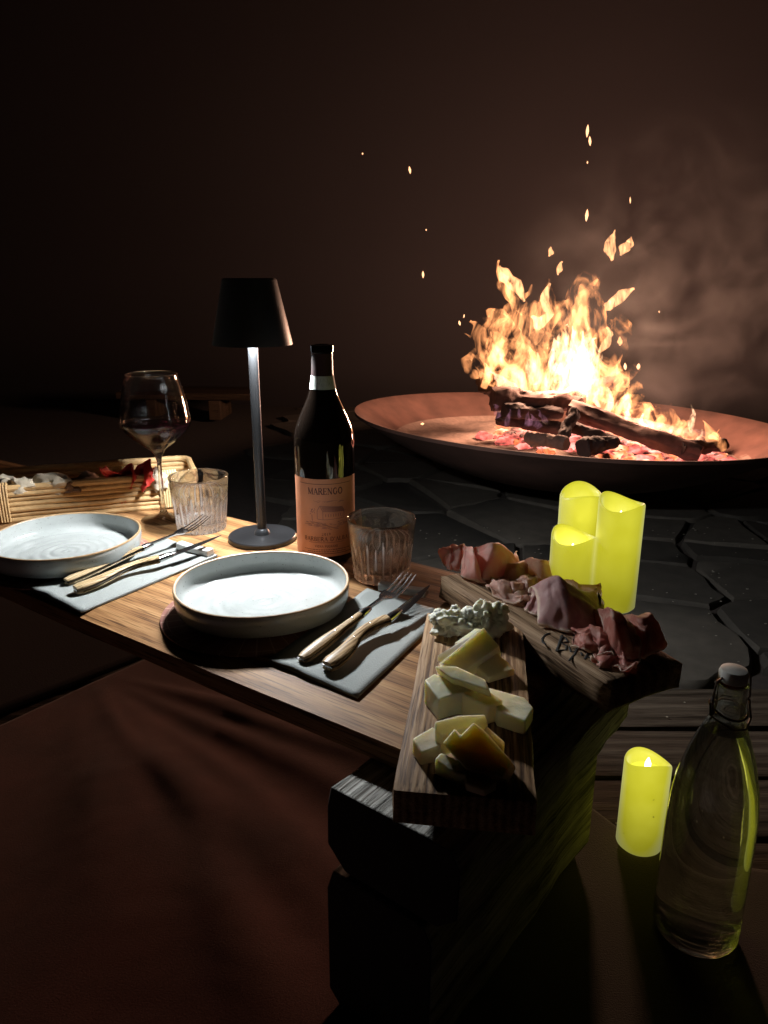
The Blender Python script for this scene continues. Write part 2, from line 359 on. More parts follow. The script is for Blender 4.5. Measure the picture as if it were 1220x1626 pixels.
# flagstones: a broken-up paving of clipped cells
def clip(poly, p, nrm):
    out = []
    for i in range(len(poly)):
        a, b = poly[i], poly[(i + 1) % len(poly)]
        da, db = (a - p).dot(nrm), (b - p).dot(nrm)
        if da <= 0: out.append(a)
        if da * db < 0: out.append(a + (b - a) * (da / (da - db)))
    return out
pav = empty('flagstone_paving', (0, 2.6, 0), kind='structure')
seeds = []
for j in range(-1, 17):
    for i in range(-11, 17):
        if -.1 < j:
            pass
        seeds.append(Vector((i * .235 + (j % 2) * .12 + random.uniform(-.11, .11), 1.22 + j * .20 + random.uniform(-.095, .095))))
        if random.random() < .25: seeds.pop()
for s_ in seeds:
    if s_.y < 1.17 or s_.y > 4.3 or (s_.x < -.45 and s_.y > 1.9): continue
    poly = [s_ + Vector((a, b)) for a, b in ((-.5, -.5), (.5, -.5), (.5, .5), (-.5, .5))]
    for o_ in seeds:
        if o_ is s_: continue
        d = o_ - s_
        if d.length > 1.1 or d.length < .05: continue
        poly = clip(poly, s_ + d * .5 - d.normalized() * .009, d.normalized())
        if len(poly) < 3: break
    if len(poly) >= 3: poly = clip(poly, Vector((0, 1.155)), Vector((0, -1)))
    if len(poly) < 3: continue
    # roughen the outline
    pts = []
    for i in range(len(poly)):
        a, b = poly[i], poly[(i + 1) % len(poly)]
        pts.append(a)
        if (b - a).length > .06:
            for q_ in (.3, .65): pts.append(a + (b - a) * q_ + Vector((random.uniform(-.008, .008), random.uniform(-.008, .008))))
    c = sum(pts, Vector((0, 0))) / len(pts); h = random.uniform(-.006, .004)
    n = len(pts); tlt = Vector((random.uniform(-.02, .02), random.uniform(-.02, .02)))
    top = [((p - c) * .965).to_3d() + Vector((0, 0, h + (p - c).dot(tlt))) for p in pts]
    mid = [(p - c).to_3d() + Vector((0, 0, h - .007 + (p - c).dot(tlt))) for p in pts]
    bot = [(p - c).to_3d() + Vector((0, 0, -.035)) for p in pts]
    mb = MB(); mb.add(top + mid + bot, [tuple(range(n))] + [(r_ * n + i, (r_ + 1) * n + i, (r_ + 1) * n + (i + 1) % n, r_ * n + (i + 1) % n) for r_ in (0, 1) for i in range(n)])
    mb.build('stone', M_stone, pav, loc=(c.x, c.y - 2.6, 0), angle=50)
# grit and crumbs scattered on boards and stones
mb = MB()
for i in range(420):
    x = random.uniform(.1, 1.5); y_ = random.uniform(.6, 2.0); s = random.uniform(.0008, .0022)
    if random.random() < .04: s *= 1.7
    mb.blob((x, y_, .002 + s * .3), (s * random.uniform(1, 2), s, s * .5), 1, .3, 2, i, 1)
tag(mb.build('debris', plain('pale_grit', (.30, .27, .22), .9), None), kind='stuff')

# blanket with folds running out from under the table
A = W(140, 1070, 0); e1 = W(1045, 1352, 0); e2 = W(1220, 1388, 0)
folds = [(W(600, 1210), .008, .050), (W(590, 1290), .006, .045), (W(540, 1370), .005, .04), (W(500, 1450), .010, .055), (W(450, 1560), .009, .05), (W(370, 1620), .008, .06), (W(240, 1620), .008, .07), (W(80, 1500), .006, .09), (W(560, 1160), .005, .035)]
def rugh(x, y):
    d = Vector((x - A.x, y - A.y)); r = d.length; th = math.atan2(d.y, d.x); h = .0
    for (q, a, wd) in folds:
        tq = math.atan2(q.y - A.y, q.x - A.x); dt = th - tq + .06 * noise.noise(Vector((x * 3, y * 3, a * 900)))
        h += a * math.exp(-(dt / (wd * 1.2)) ** 2) * min(1, r / .34) ** 1.6 * math.exp(-max(0, r - .62) * 2.5)
    h += .0012 * noise.noise(Vector((x * 4, y * 4, 1))) + .0004 * noise.noise(Vector((x * 40, y * 40, 4)))
    h *= 1.15; h *= 1 - .75 * max(0, min(1, (x - .12) / .12))
    return .007 + max(0, h)
pl = W(-120, 1214); pr = W(232, 1051)
back = [Vector((-1.4, pl.y - (pr.y - pl.y) / (pr.x - pl.x) * (pl.x + 1.4))), pr.to_2d(), Vector((pr.x + .18, pr.y + .13)), Vector((.22, .92)), e1.to_2d() + Vector((-.02, .0)), e2.to_2d(), e2.to_2d() + (e2 - e1).to_2d() * 4]
def backy(x):
    for a, b in zip(back[:-1], back[1:]):
        if a.x <= x <= b.x: return a.y + (b.y - a.y) * (x - a.x) / (b.x - a.x)
    return back[-1].y
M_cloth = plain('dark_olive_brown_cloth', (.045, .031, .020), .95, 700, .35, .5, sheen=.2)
def cloth(x0_, x1_):
    def rugf(u, v):
        x = x0_ + (x1_ - x0_) * u; yb = backy(x) + .006 * noise.noise(Vector((x * 7, 0, 0))); y0 = -.25
        y_ = y0 + (yb - y0) * v
        return (x, y_, rugh(x, y_) - (.006 if v == 1 else 0))
    return rugf
rg = MB().grid(cloth(-1.3, .0), 190, 200).build('blanket', M_rug, solid=.003, angle=0)
tag(rg, 'brown felted blanket spread in folds on the floor below the table', 'blanket')
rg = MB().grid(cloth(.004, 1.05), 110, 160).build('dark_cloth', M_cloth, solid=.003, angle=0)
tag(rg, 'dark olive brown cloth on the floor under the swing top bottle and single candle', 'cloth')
# dark mat past the blanket's upper edge
q = [Vector((-1.5, pl.y + .35)), Vector((-1.5, backy(-1.29) + .008)), Vector((pr.x, pr.y + .010)), Vector((pr.x + .25, pr.y + .36)), Vector((-.9, 1.6))]
mb = MB().prism([v.to_3d() + Vector((0, 0, .018)) for v in q], [v.to_3d() + Vector((0, 0, .001)) for v in q])
tag(world_obj(mb, 'floor_mat', M_pad, bevel=.006), 'dark mat beyond the blanket, in the shadow left of the table', 'mat')

# ------------------------------------------------------------------ table and its timbers
U_ = Vector((-.817, .577, 0)); V_ = Vector((.577, .817, 0)); O_ = Vector((.06, .53, 0)); TA = math.atan2(U_.y, U_.x)
tb = empty('table', O_, TA, 'low oiled wooden table laid for two beside the fire', 'table')
# local x runs along the table, local -y is across it
rough_slab(1.5, .39, .026, nx=90, ny=16, nz=2, amp=.0032, fq=9, ch=.005, seed=2).build('tabletop', M_table, tb, loc=(0, -.39, T - .026), angle=50)
def beam(name, off, e0, e1_, w_, z0, z1, seed, label):
    ea = R(52.2); e = Vector((math.cos(ea), math.sin(ea), 0)); n_ = Vector((e.y, -e.x, 0))
    o = e * e0 + n_ * off
    L = e1_ - e0; H = z1 - z0; mb = MB(); N = 44; c = .020
    prof = [(c, 0), (w_ - c, 0), (w_, c), (w_, H - c * .8), (w_ - c * .5, H), (c * .3, H), (0, H - c), (0, c)]
    v = []; 
    for i in range(N + 1):
        x = L * i / N
        for k_, (a, b) in enumerate(prof):
            nn = noise.noise(Vector((x * 9 + seed * 5, k_ * 2.3, seed))); n2 = noise.noise(Vector((x * 30, k_ * 3.3, seed + 4)))
            da = (nn * .0045 + n2 * .0022); ins = .004 if i in (0, N) else 0
            cz = b
            if k_ in (6, 7): aa = a + abs(da) * .5
            elif k_ in (2, 3): aa = a - abs(da) * .9
            else: aa = a + da * .9
            if 0 < b < H: cz = b + da
            v.append((x, aa, min(max(cz, 0), H)))
    m8 = len(prof)
    f = [(i * m8 + k_, (i + 1) * m8 + k_, (i + 1) * m8 + (k_ + 1) % m8, i * m8 + (k_ + 1) % m8) for i in range(N) for k_ in range(m8)]
    f += [tuple(range(m8)), tuple(N * m8 + k_ for k_ in range(m8))[::-1]]
    mb.add(v, f)
    mb.v = [Vector((p.x, -p.y, p.z)) for p in mb.v]
    ob = mb.build(name, M_beam, loc=(o.x, o.y, z0), rot=(0, 0, ea), angle=25, bevel=.002)
    ob.data.materials.append(M_end_shade)
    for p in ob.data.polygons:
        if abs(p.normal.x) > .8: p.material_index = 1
    tag(ob, label, 'timber beam', 'stacked timber beams carrying the table')
    # mb y is negated: the beam spans off .. off + w to the right
    ob.location = tuple(Vector((o.x, o.y, z0)))
    return ob
beam('timber_beam', -.378, .405, .765, .138, .1705, T - .0275, 1, 'upper weathered timber beam directly under the cheese board end of the table')
beam('timber_beam', -.376, .400, .735, .115, .0105, .1695, 2, 'lower weathered timber beam standing on the blanket beside the single candle')
beam('timber_beam', -1.72, .45, .79, .17, .1705, T - .0275, 3, 'upper timber beam under the far left end of the table')
beam('timber_beam', -1.71, .44, .80, .15, .001, .1695, 4, 'lower timber beam under the far left end of the table')

# ------------------------------------------------------------------ table lamp
lp = W(417, 856, T)
L = empty('table_lamp', lp, 0, 'black cordless table lamp with a tapered metal shade, lighting the table', 'lamp')
MB().lathe([(0, 0), (.051, 0), (.0522, .0015), (.0522, .0065), (.051, .008), (.012, .009), (0, .009)], 64).build('base', M_black, L)
MB().lathe([(.0125, .0085), (.0118, .013), (.0095, .0165), (.0078, .018), (0, .018)], 32).build('collar', M_pole, L)
MB().lathe([(0, .017), (.0072, .017), (.0072, .330), (0, .330)], 24).build('pole', M_pole, L)
zb, zt = .297, .388
MB().lathe([(.0575, zb), (.0575, zb + .001), (.0382, zt - .002), (.036, zt), (0, zt), (0, zt - .002), (.0355, zt - .003), (.0560, zb + .0005)], 64).build('shade', plain('matt_black_shade', (.005, .0045, .004), .40, 300, .2, .06, sheen=.10, spec=.9), L)
MB().lathe([(0, .336), (.034, .336), (.034, .331), (.0331, .3305), (.0331, .3325), (0, .3325)], 48).build('light_ring', plain('white_reflector', (.7, .7, .7), .5), L)
MB().lathe([(.0085, .3270), (.028, .3270), (.030, .3300), (.0085, .3300)], 48, close=True).build('diffuser', emissive('led_diffuser', (.93, .97, 1.0), 110), L)
ld = bpy.data.lights.new('lamp_light', 'POINT'); ld.shadow_soft_size = .011; ld.energy = LAMP_W; ld.color = (.95, .98, 1.0)
for a in (-90, 30, 150):
    lo = bpy.data.objects.new('lamp_light', ld); COL.objects.link(lo); lo.parent = L; lo.location = (.0215 * math.cos(R(a)), .0215 * math.sin(R(a)), .3145)

# ------------------------------------------------------------------ wine bottle and its label
wb = W(519, 880, T)
B = empty('wine_bottle', wb, math.atan2(wb.y, wb.x) - R(90), 'opened dark red wine bottle with an orange paper label, behind the front plate', 'bottle')
RB = .0425
prof = [(0, .004), (.030, .001), (.039, 0), (RB, .004), (RB, .165), (.0420, .178), (.0395, .190), (.0345, .203), (.0278, .218), (.0215, .232), (.0172, .245), (.0152, .258), (.0145, .270), (.0142, .292), (.0158, .293), (.0160, .301), (.0148, .3025), (.0105, .3025), (.0100, .299), (.0100, .25), (0, .24)]
MB().lathe(prof, 72).build('body', M_winebottle, B)
def rr_at(z):
    for (a, za), (b, zb_) in zip(prof[3:-4], prof[4:-3]):
        if za <= z <= zb_: return a + (b - a) * (z - za) / (zb_ - za)
MB().lathe([(rr_at(z) + .0004, z) for z in (.250, .258, .262, .270, .280, .291)], 48).build('foil_capsule', M_capsule, B)
MB().lathe([(rr_at(z) + .0008, z) for z in (.2435, .250, .258, .2615)], 48).build('neck_band', plain('grey_paper_band', (.42, .46, .43), .7, 300, .25, .1), B)
LR = RB + .0005; z0, z1 = .006 + .006, .125
hw = R(76)
mb = MB().grid(lambda u, v: (LR * math.sin((u - .5) * 2 * hw), -LR * math.cos((u - .5) * 2 * hw), z0 + (z1 - z0) * v), 48, 4)
M_label = plain('orange_label_paper', (.62, .26, .14), .65, 60, .08, .1)
lab = mb.build('label', M_label, B, angle=0)
M_ink = plain('dark_brown_ink', (.10, .03, .025), .7, 50, .1, 0); M_ink2 = plain('violet_brown_ink', (.24, .10, .10), .7, 50, .1, 0)
LW = 2 * hw * LR
def ribbon(mb, a, b, w1):
    a = Vector(a); b = Vector(b); d = (b - a)
    if d.length < 1e-7: return
    n_ = Vector((-d.y, d.x)).normalized() * w1 / 2; st = max(1, int(d.length / .002))
    for i in range(st):
        p = a + d * i / st; q2 = a + d * (i + 1) / st
        mb.add([(*(p - n_), 0), (*(q2 - n_), 0), (*(q2 + n_), 0), (*(p + n_), 0)], [(0, 1, 2, 3)])
S_, K_ = 'S', 'K'
# serif letters on a unit-high grid: strokes are (x0,y0,x1,y1,thick)
def arc(cx, cy, rx, ry, a0, a1, n=10):
    return [(cx + rx * math.cos(R(a0 + (a1 - a0) * i / n)), cy + ry * math.sin(R(a0 + (a1 - a0) * i / n))) for i in range(n + 1)]
GL = {
 'M': (1.05, [[(.12, 0), (.12, 1), 'n'], [(.12, 1), (.52, .05), 'k'], [(.52, .05), (.92, 1), 'n'], [(.92, 1), (.92, 0), 'k']], [(.12, 0), (.92, 0), (.1, 1), (.94, 1)]),
 'A': (.85, [[(.1, 0), (.43, 1), 'n'], [(.43, 1), (.78, 0), 'k'], [(.22, .36), (.66, .36), 'n']], [(.1, 0), (.78, 0)]),
 'R': (.82, [[(.15, 0), (.15, 1), 'k'], [*arc(.38, .76, .26, .24, 90, -90), 'k'], [(.15, 1), (.38, 1), 'n'], [(.15, .52), (.38, .52), 'n'], [(.4, .52), (.76, 0), 'k']], [(.15, 0), (.13, 1), (.76, 0)]),
 'E': (.74, [[(.15, 0), (.15, 1), 'k'], [(.15, 1), (.64, 1), 'n'], [(.15, .52), (.52, .52), 'n'], [(.15, 0), (.66, 0), 'n'], [(.64, 1), (.64, .8), 'n'], [(.66, 0), (.68, .22), 'n'], [(.52, .62), (.52, .42), 'n']], [(.1, 0), (.1, 1)]),
 'N': (.95, [[(.14, 0), (.14, 1), 'n'], [(.14, 1), (.80, 0), 'k'], [(.80, 0), (.80, 1), 'n']], [(.14, 0), (.1, 1), (.80, 1)]),
 'G': (.92, [[*arc(.48, .5, .38, .5, 60, 300, 16), 'k'], [(.70, .08), (.78, .42), 'k'], [(.67, .93), (.76, .72), 'n']], [(.78, .44)]),
 'O': (.95, [[*arc(.48, .5, .38, .5, 0, 360, 20), 'k']], []),
 'B': (.78, [[(.15, 0), (.15, 1), 'k'], [*arc(.38, .76, .22, .24, 90, -90), 'k'], [*arc(.40, .26, .27, .26, 90, -90), 'k'], [(.15, 1), (.38, 1), 'n'], [(.15, .52), (.4, .52), 'n'], [(.15, 0), (.4, 0), 'n']], []),
 'D': (.90, [[(.15, 0), (.15, 1), 'k'], [*arc(.38, .5, .40, .5, 90, -90, 14), 'k'], [(.15, 1), (.38, 1), 'n'], [(.15, 0), (.38, 0), 'n']], []),
 'L': (.72, [[(.15, 0), (.15, 1), 'k'], [(.15, 0), (.64, 0), 'n'], [(.64, 0), (.66, .25), 'n']], [(.15, 0), (.15, 1)]),
 'V': (.85, [[(.1, 1), (.43, 0), 'k'], [(.43, 0), (.78, 1), 'n']], [(.1, 1), (.78, 1)]),
 'I': (.35, [[(.17, 0), (.17, 1), 'k']], [(.17, 0), (.17, 1)]),
 'P': (.76, [[(.15, 0), (.15, 1), 'k'], [*arc(.38, .74, .26, .26, 90, -90), 'k'], [(.15, 1), (.38, 1), 'n'], [(.15, .48), (.38, .48), 'n']], [(.15, 0), (.13, 1)]),
 'U': (.92, [[(.15, 1), (.15, .35), *arc(.46, .32, .31, .32, 180, 360, 10), (.77, 1), 'k']], [(.15, 1), (.77, 1)]),
 "'": (.3, [[(.17, 1), (.12, .72), 'k']], []),
 '2': (.65, [[*arc(.32, .72, .22, .27, 160, -20, 8), (.1, 0), 'n'], [(.1, 0), (.58, 0), 'k']], []),
 '0': (.65, [[*arc(.32, .5, .22, .5, 0, 360, 14), 'k']], []),
 '1': (.45, [[(.22, 0), (.22, 1), 'k']], [(.22, 0)]),
 '9': (.65, [[*arc(.32, .7, .21, .28, 0, 360, 12), 'k'], [(.53, .7), (.3, 0), 'n']], []),
 ' ': (.45, [], [])}
def text(mb, s, cx, cz, h, track=.1, bold=1.0, width=None):
    wd = sum(GL[c][0] + track for c in s) - track; sx = (width / (wd * h)) if width else 1; x = cx - wd * h * sx / 2
    for c in s:
        adv, st, sf = GL[c]
        for q_ in st:
            th = h * (.17 if q_[-1] == 'k' else .075) * bold; pts = q_[:-1]
            for a, b in zip(pts[:-1], pts[1:]): ribbon(mb, (x + a[0] * h * sx, cz + a[1] * h), (x + b[0] * h * sx, cz + b[1] * h), th)
        for (a, b) in sf: ribbon(mb, (x + (a - .13) * h * sx, cz + b * h), (x + (a + .13) * h * sx, cz + b * h), h * .075 * bold)
        x += (adv + track) * h * sx
def wrap(mb, r):
    mb.v = [Vector((r * math.sin(p.x / r), -r * math.cos(p.x / r), p.y)) for p in mb.v]; return mb
mb = MB()
text(mb, 'MARENGO', 0, .1035, .0088, .10, 1.05, .050)
text(mb, '2019', 0, .0440, .0034, .3, 1.1, .0125)
text(mb, "BARBERA D'ALBA", 0, .0355, .0058, .12, .95, .066)
text(mb, 'VIGNA PUGNANE', 0, .0262, .0030, .2, 1.2, .033)
for zz in (.0332,): ribbon(mb, (-.026, zz), (.026, zz), .0004)
for zz in (.118,): ribbon(mb, (-.040, zz), (.040, zz), .0007)
for zz in (.0168,): ribbon(mb, (-.040, zz), (.040, zz), .0007)
rs = random.Random(3)
for zz, hw_ in ((.0225, .033), (.0196, .028)):          # lines of print too small to read
    x = -hw_
    while x < hw_:
        l_ = rs.uniform(.001, .0035); ribbon(mb, (x, zz), (x + l_, zz), .0011 * rs.uniform(.7, 1)); x += l_ + .0009
tag(wrap(mb, LR + .0003).build('lettering', M_ink, lab, smooth=False), kind='stuff')
mb = MB()      # the engraved farmhouse
def pl_(pts, w_=.0004):
    for a, b in zip(pts[:-1], pts[1:]): ribbon(mb, a, b, w_)
hx, hz = -.002, .074
pl_([(hx - .010, hz - .006), (hx - .010, hz + .006), (hx - .006, hz + .013), (hx - .002, hz + .005), (hx - .002, hz - .007), (hx - .010, hz - .006)], .0006)
pl_([(hx - .006, hz + .013), (hx + .026, hz + .010), (hx + .030, hz + .004), (hx - .002, hz + .005)], .0006)
for i in range(5): pl_([(hx - .004 + i * .0006, hz + .0115 - i * .0013), (hx + .027 + i * .0006, hz + .0092 - i * .0011)], .0005)
pl_([(hx + .029, hz + .004), (hx + .029, hz - .006), (hx - .002, hz - .007)], .0005)
for i in range(7): pl_([(hx + .002 + i * .0036, hz - .003), (hx + .002 + i * .0036, hz + .001)], .0008)
for i in range(26):
    a = rs.uniform(0, 6.28); r = rs.uniform(0, .0055); c = (hx - .018 + r * math.cos(a), hz + .006 + r * math.sin(a) * 1.1)
    pl_([c, (c[0] + rs.uniform(-.0018, .0018), c[1] + rs.uniform(-.0018, .0018))], .0007)
pl_([(hx - .018, hz), (hx - .0175, hz - .009)], .0009)
for i in range(60):
    x = rs.uniform(-.031, .034); b = -.010 - .010 * math.sqrt(max(0, 1 - ((x - .0) / .036) ** 2)) * rs.random()
    pl_([(hx + x, hz + b), (hx + x + rs.uniform(.002, .006), hz + b + rs.uniform(-.0012, .0006))], .0004)
pl_([(hx - .022, hz - .010), (hx - .004, hz - .012), (hx + .014, hz - .020), (hx + .02, hz - .021)], .0006)
pl_([(hx - .015, hz - .014), (hx + .004, hz - .019), (hx + .010, hz - .022)], .0005)
for i in range(14):
    x = rs.uniform(-.024, .024); pl_([(hx + x, hz + .017 + rs.uniform(0, .004)), (hx + x + rs.uniform(.004, .010), hz + .0175 + rs.uniform(0, .004))], .0003)
for i in range(14):
    x = rs.uniform(.024, .033); c = (hx + x, hz + rs.uniform(-.006, .006)); pl_([c, (c[0] + rs.uniform(-.0015, .0015), c[1] + rs.uniform(-.001, .0015))], .0005)
tag(wrap(mb, LR + .0003).build('farmhouse_print', M_ink2, lab, smooth=False), kind='stuff')
mb = MB(); 
for i in range(26):
    a = rs.uniform(-.018, .018); pl_([(a, rs.uniform(.247, .2585)), (a + rs.uniform(.0008, .002), rs.uniform(.247, .2585))], .0004)
mb.v = [Vector(((rr_at(p.y) + .0011) * math.sin(p.x / .0155), -(rr_at(p.y) + .0011) * math.cos(p.x / .0155), p.y)) for p in mb.v]
mb.build('band_print', plain('green_grey_ink', (.18, .24, .18), .7, 20, .1, 0), B, smooth=False)

# ------------------------------------------------------------------ wine glass
gp = W(261, 824, T)
G = empty('wine_glass', gp, 0, 'stemmed wine glass with a little red wine, behind the left tumbler', 'glass')
out = [(0, 0), (.036, 0), (.0368, .0008), (.034, .0020), (.018, .0045), (.008, .0095), (.0046, .018), (.0036, .035), (.0034, .075), (.0038, .098), (.0060, .110), (.0125, .1195), (.030, .1330), (.048, .1490), (.0560, .1620), (.0562, .1670), (.0548, .176), (.0524, .192), (.0491, .209), (.0448, .226), (.0400, .2408), (.0402, .2420), (.0394, .2430)]
inn = [(.0382, .2426), (.0379, .2414), (.0438, .226), (.0481, .209), (.0514, .192), (.0538, .176), (.0552, .167), (.0550, .1625), (.0470, .1500), (.029, .1345), (.0115, .1215), (.0045, .1185), (0, .118)]
MB().lathe(out + inn, 72).build('glass', M_glass, G)
wine = [(0, .1178), (.0048, .1184), (.0119, .1212), (.0293, .1342), (.0473, .1497), (.0545, .1604), (.0535, .1608), (0, .1602)]
MB().lathe(wine, 72).build('wine', M_wine, G)

# ------------------------------------------------------------------ tumblers
def tumbler(name, p, rt, rb, h, N, m, label, depth=.0016, seed=0):
    o = empty(name, p, 0, label, 'tumbler', 'two fluted water tumblers')
    outer_ = set(); rs_ = random.Random(seed); jit = [rs_.uniform(.35, .75) for _ in range(N)]
    def rf(r, z, g_):
        k_ = int((g_ / (2 * math.pi)) * N) % N; top = h * (.45 + .4 * jit[k_])
        u = (g_ / (2 * math.pi) * N) % 1; win = max(0, min(1, (top - z) / .012)) * max(0, min(1, z / .004))
        a = -depth * math.sin(math.pi * u) * win if (round(r, 6), round(z, 6)) in outer_ else 0
        return r + a, z
    zs = [0.0, .0008, .004] + [h * t / 22 for t in range(2, 22)] + [h - .0008]
    outp = [(0, .0015), (rb * .8, .0004), (rb - .0015, 0)] + [(rb + (rt - rb) * (z / h) ** .9, z) for z in zs[1:]]
    inp = [(rt - .0006, h), (rt - .0018, h - .0008)] + [(rt - .0022 - (rt - rb) * t, h * (1 - t)) for t in (.2, .4, .6, .8)] + [(rb - .006, .013), (rb * .6, .0115), (0, .011)]
    mb = MB()
    outer_.update((round(a, 6), round(b, 6)) for a, b in outp if a > rb * .8)
    mb.lathe(outp + inp, N * 8, lambda r, z, g_: rf(r, z, g_))
    mb.build('glass', m, o, angle=60)
    return o
def tumbler_fixed(*a, **k): return tumbler(*a, **k)
tumbler('tumbler', W(321, 838, T), .0470, .0390, .088, 26, M_tumbler1, 'clear fluted tumbler standing in front of the wine glass', seed=1)
tumbler('tumbler', W(606, 914, T), .0465, .0375, .084, 24, M_smoked, 'smoky fluted tumbler right of the wine bottle', depth=.0018, seed=2)

# ------------------------------------------------------------------ plates on round mats
def plate(px, py, mat_off, label, mlabel, rz):
    p = W(px, py, T)
    mo = tag(MB().lathe([(0, 0), (.114, 0), (.1155, .0006), (.1155, .0022), (.1145, .0028), (0, .0028)], 96).build('placemat', M_matp, loc=p + mat_off + Vector((0, 0, .0005)), rot=(0, 0, rz)), mlabel, 'placemat', 'two round leather placemats')
    P = empty('plate', p + Vector((0, 0, .0038)), rz, label, 'plate', 'two grey white stoneware plates')
    fl = [(r / 100 * .090, .0065 + .00035 * math.sin(r * 2 * math.pi / 15.5) * (1 - (r / 100) ** 4)) for r in range(2, 101, 2)]
    prof_ = [(0, .0065)] + fl + [(.0965, .0085), (.1000, .0125), (.1015, .019), (.1022, .0315), (.1030, .0325), (.1045, .0325), (.1052, .0315)]
    outp = [(.1055, .026), (.1050, .015), (.1015, .006), (.095, .0022), (.088, .0015), (.086, 0), (.082, 0), (.080, .002), (0, .0025)]
    MB().lathe(prof_ + outp, 120, lambda r, z, g_: (r * (1 + .004 * math.sin(2 * g_ + 1) + .0015 * math.sin(5 * g_)), z + .0006 * math.sin(3 * g_) * (r > .09) + (.00025 * math.sin(g_ + r * 400) if r < .09 and z > .004 else 0))).build('dish', M_ceramic, P)
    MB().lathe([(.1021, .0318), (.1028, .0330), (.1040, .0334), (.1052, .0329), (.1057, .0314), (.1050, .0314)], 120, lambda r, z, g_: (r * (1 + .004 * math.sin(2 * g_ + 1) + .0015 * math.sin(5 * g_)), z + .0006 * math.sin(3 * g_)), close=True).build('rim', M_rim, P)
    return P
plate(419, 966, Vector((-.004, -.012, 0)), 'grey white stoneware plate nearest the camera, in the middle of the table', 'round pink leather placemat under the front plate', .3)
plate(108, 886, Vector((.006, -.006, 0)), 'grey white stoneware plate at the left edge, by the basket', 'round pink leather placemat under the left plate', 1.6)

# ------------------------------------------------------------------ napkins, rests, cutlery
def napkin(a, b, c, label):
    a, b, c = a.copy(), b.copy(), c.copy(); d = a + (c - b); mb = MB()
    def fn(layer):
        z = .0006 + layer * .0014
        def g_(u, v):
            p = a.lerp(b, u).lerp(d.lerp(c, u), v)
            lift = .0022 * max(0, noise.noise(Vector((u * 2, v * 4, layer * 2 + a.x)))) + (.004 * (1 - v * 8) * (1 - abs(u - .25) * 1.5) if v < .125 and layer == 1 else 0)
            s = .0012 * noise.noise(Vector((u * 5, v * 5, 8 + layer)))
            return p + Vector((s, s, z + lift * .6))
        return g_
    mb.grid(fn(0), 14, 28)
    mb.grid(fn(1), 14, 28)
    o = world_obj(mb, 'napkin', M_napkin, solid=.0009, angle=0)
    return tag(o, label, 'napkin', 'two folded grey napkins')
zt_ = T + .001
napkin(W(427, 1051, zt_), W(568, 1110, zt_), W(708, 975, zt_), 'folded grey green napkin under the cutlery by the cheese board')
napkin(W(50, 937, zt_), W(130, 974, zt_), W(346, 884, zt_), 'folded grey green napkin between the two plates')
def rest(c, ang, m, label):
    mb = MB(); prof_ = [(-.007, 0), (.007, 0), (.0068, .0085), (.005, .0100), (-.005, .0100), (-.0068, .0085)]
    N = 10; v = []
    for i in range(N + 1):
        x = -.032 + .064 * i / N; dip = -.0015 * math.sin(math.pi * i / N)
        for (a, b) in prof_: v.append((x, a, b + (dip if b > .005 else 0)))
    f = [(i * 6 + k_, (i + 1) * 6 + k_, (i + 1) * 6 + (k_ + 1) % 6, i * 6 + (k_ + 1) % 6) for i in range(N) for k_ in range(6)] + [tuple(range(6)), tuple(N * 6 + k_ for k_ in range(6))[::-1]]
    mb.add(v, f)
    return tag(mb.build('cutlery_rest', m, loc=c, rot=(0, 0, ang), bevel=.0012), label, 'cutlery rest', 'two cutlery rests')
c1 = W(640, 941, T + .0045); rest(c1, R(-22), M_greyblock, 'grey cutlery rest holding up the fork near the smoky tumbler')
c2 = W(310, 876, T + .0045); rest(c2, R(-32), M_white, 'white cutlery rest beyond the left napkin')
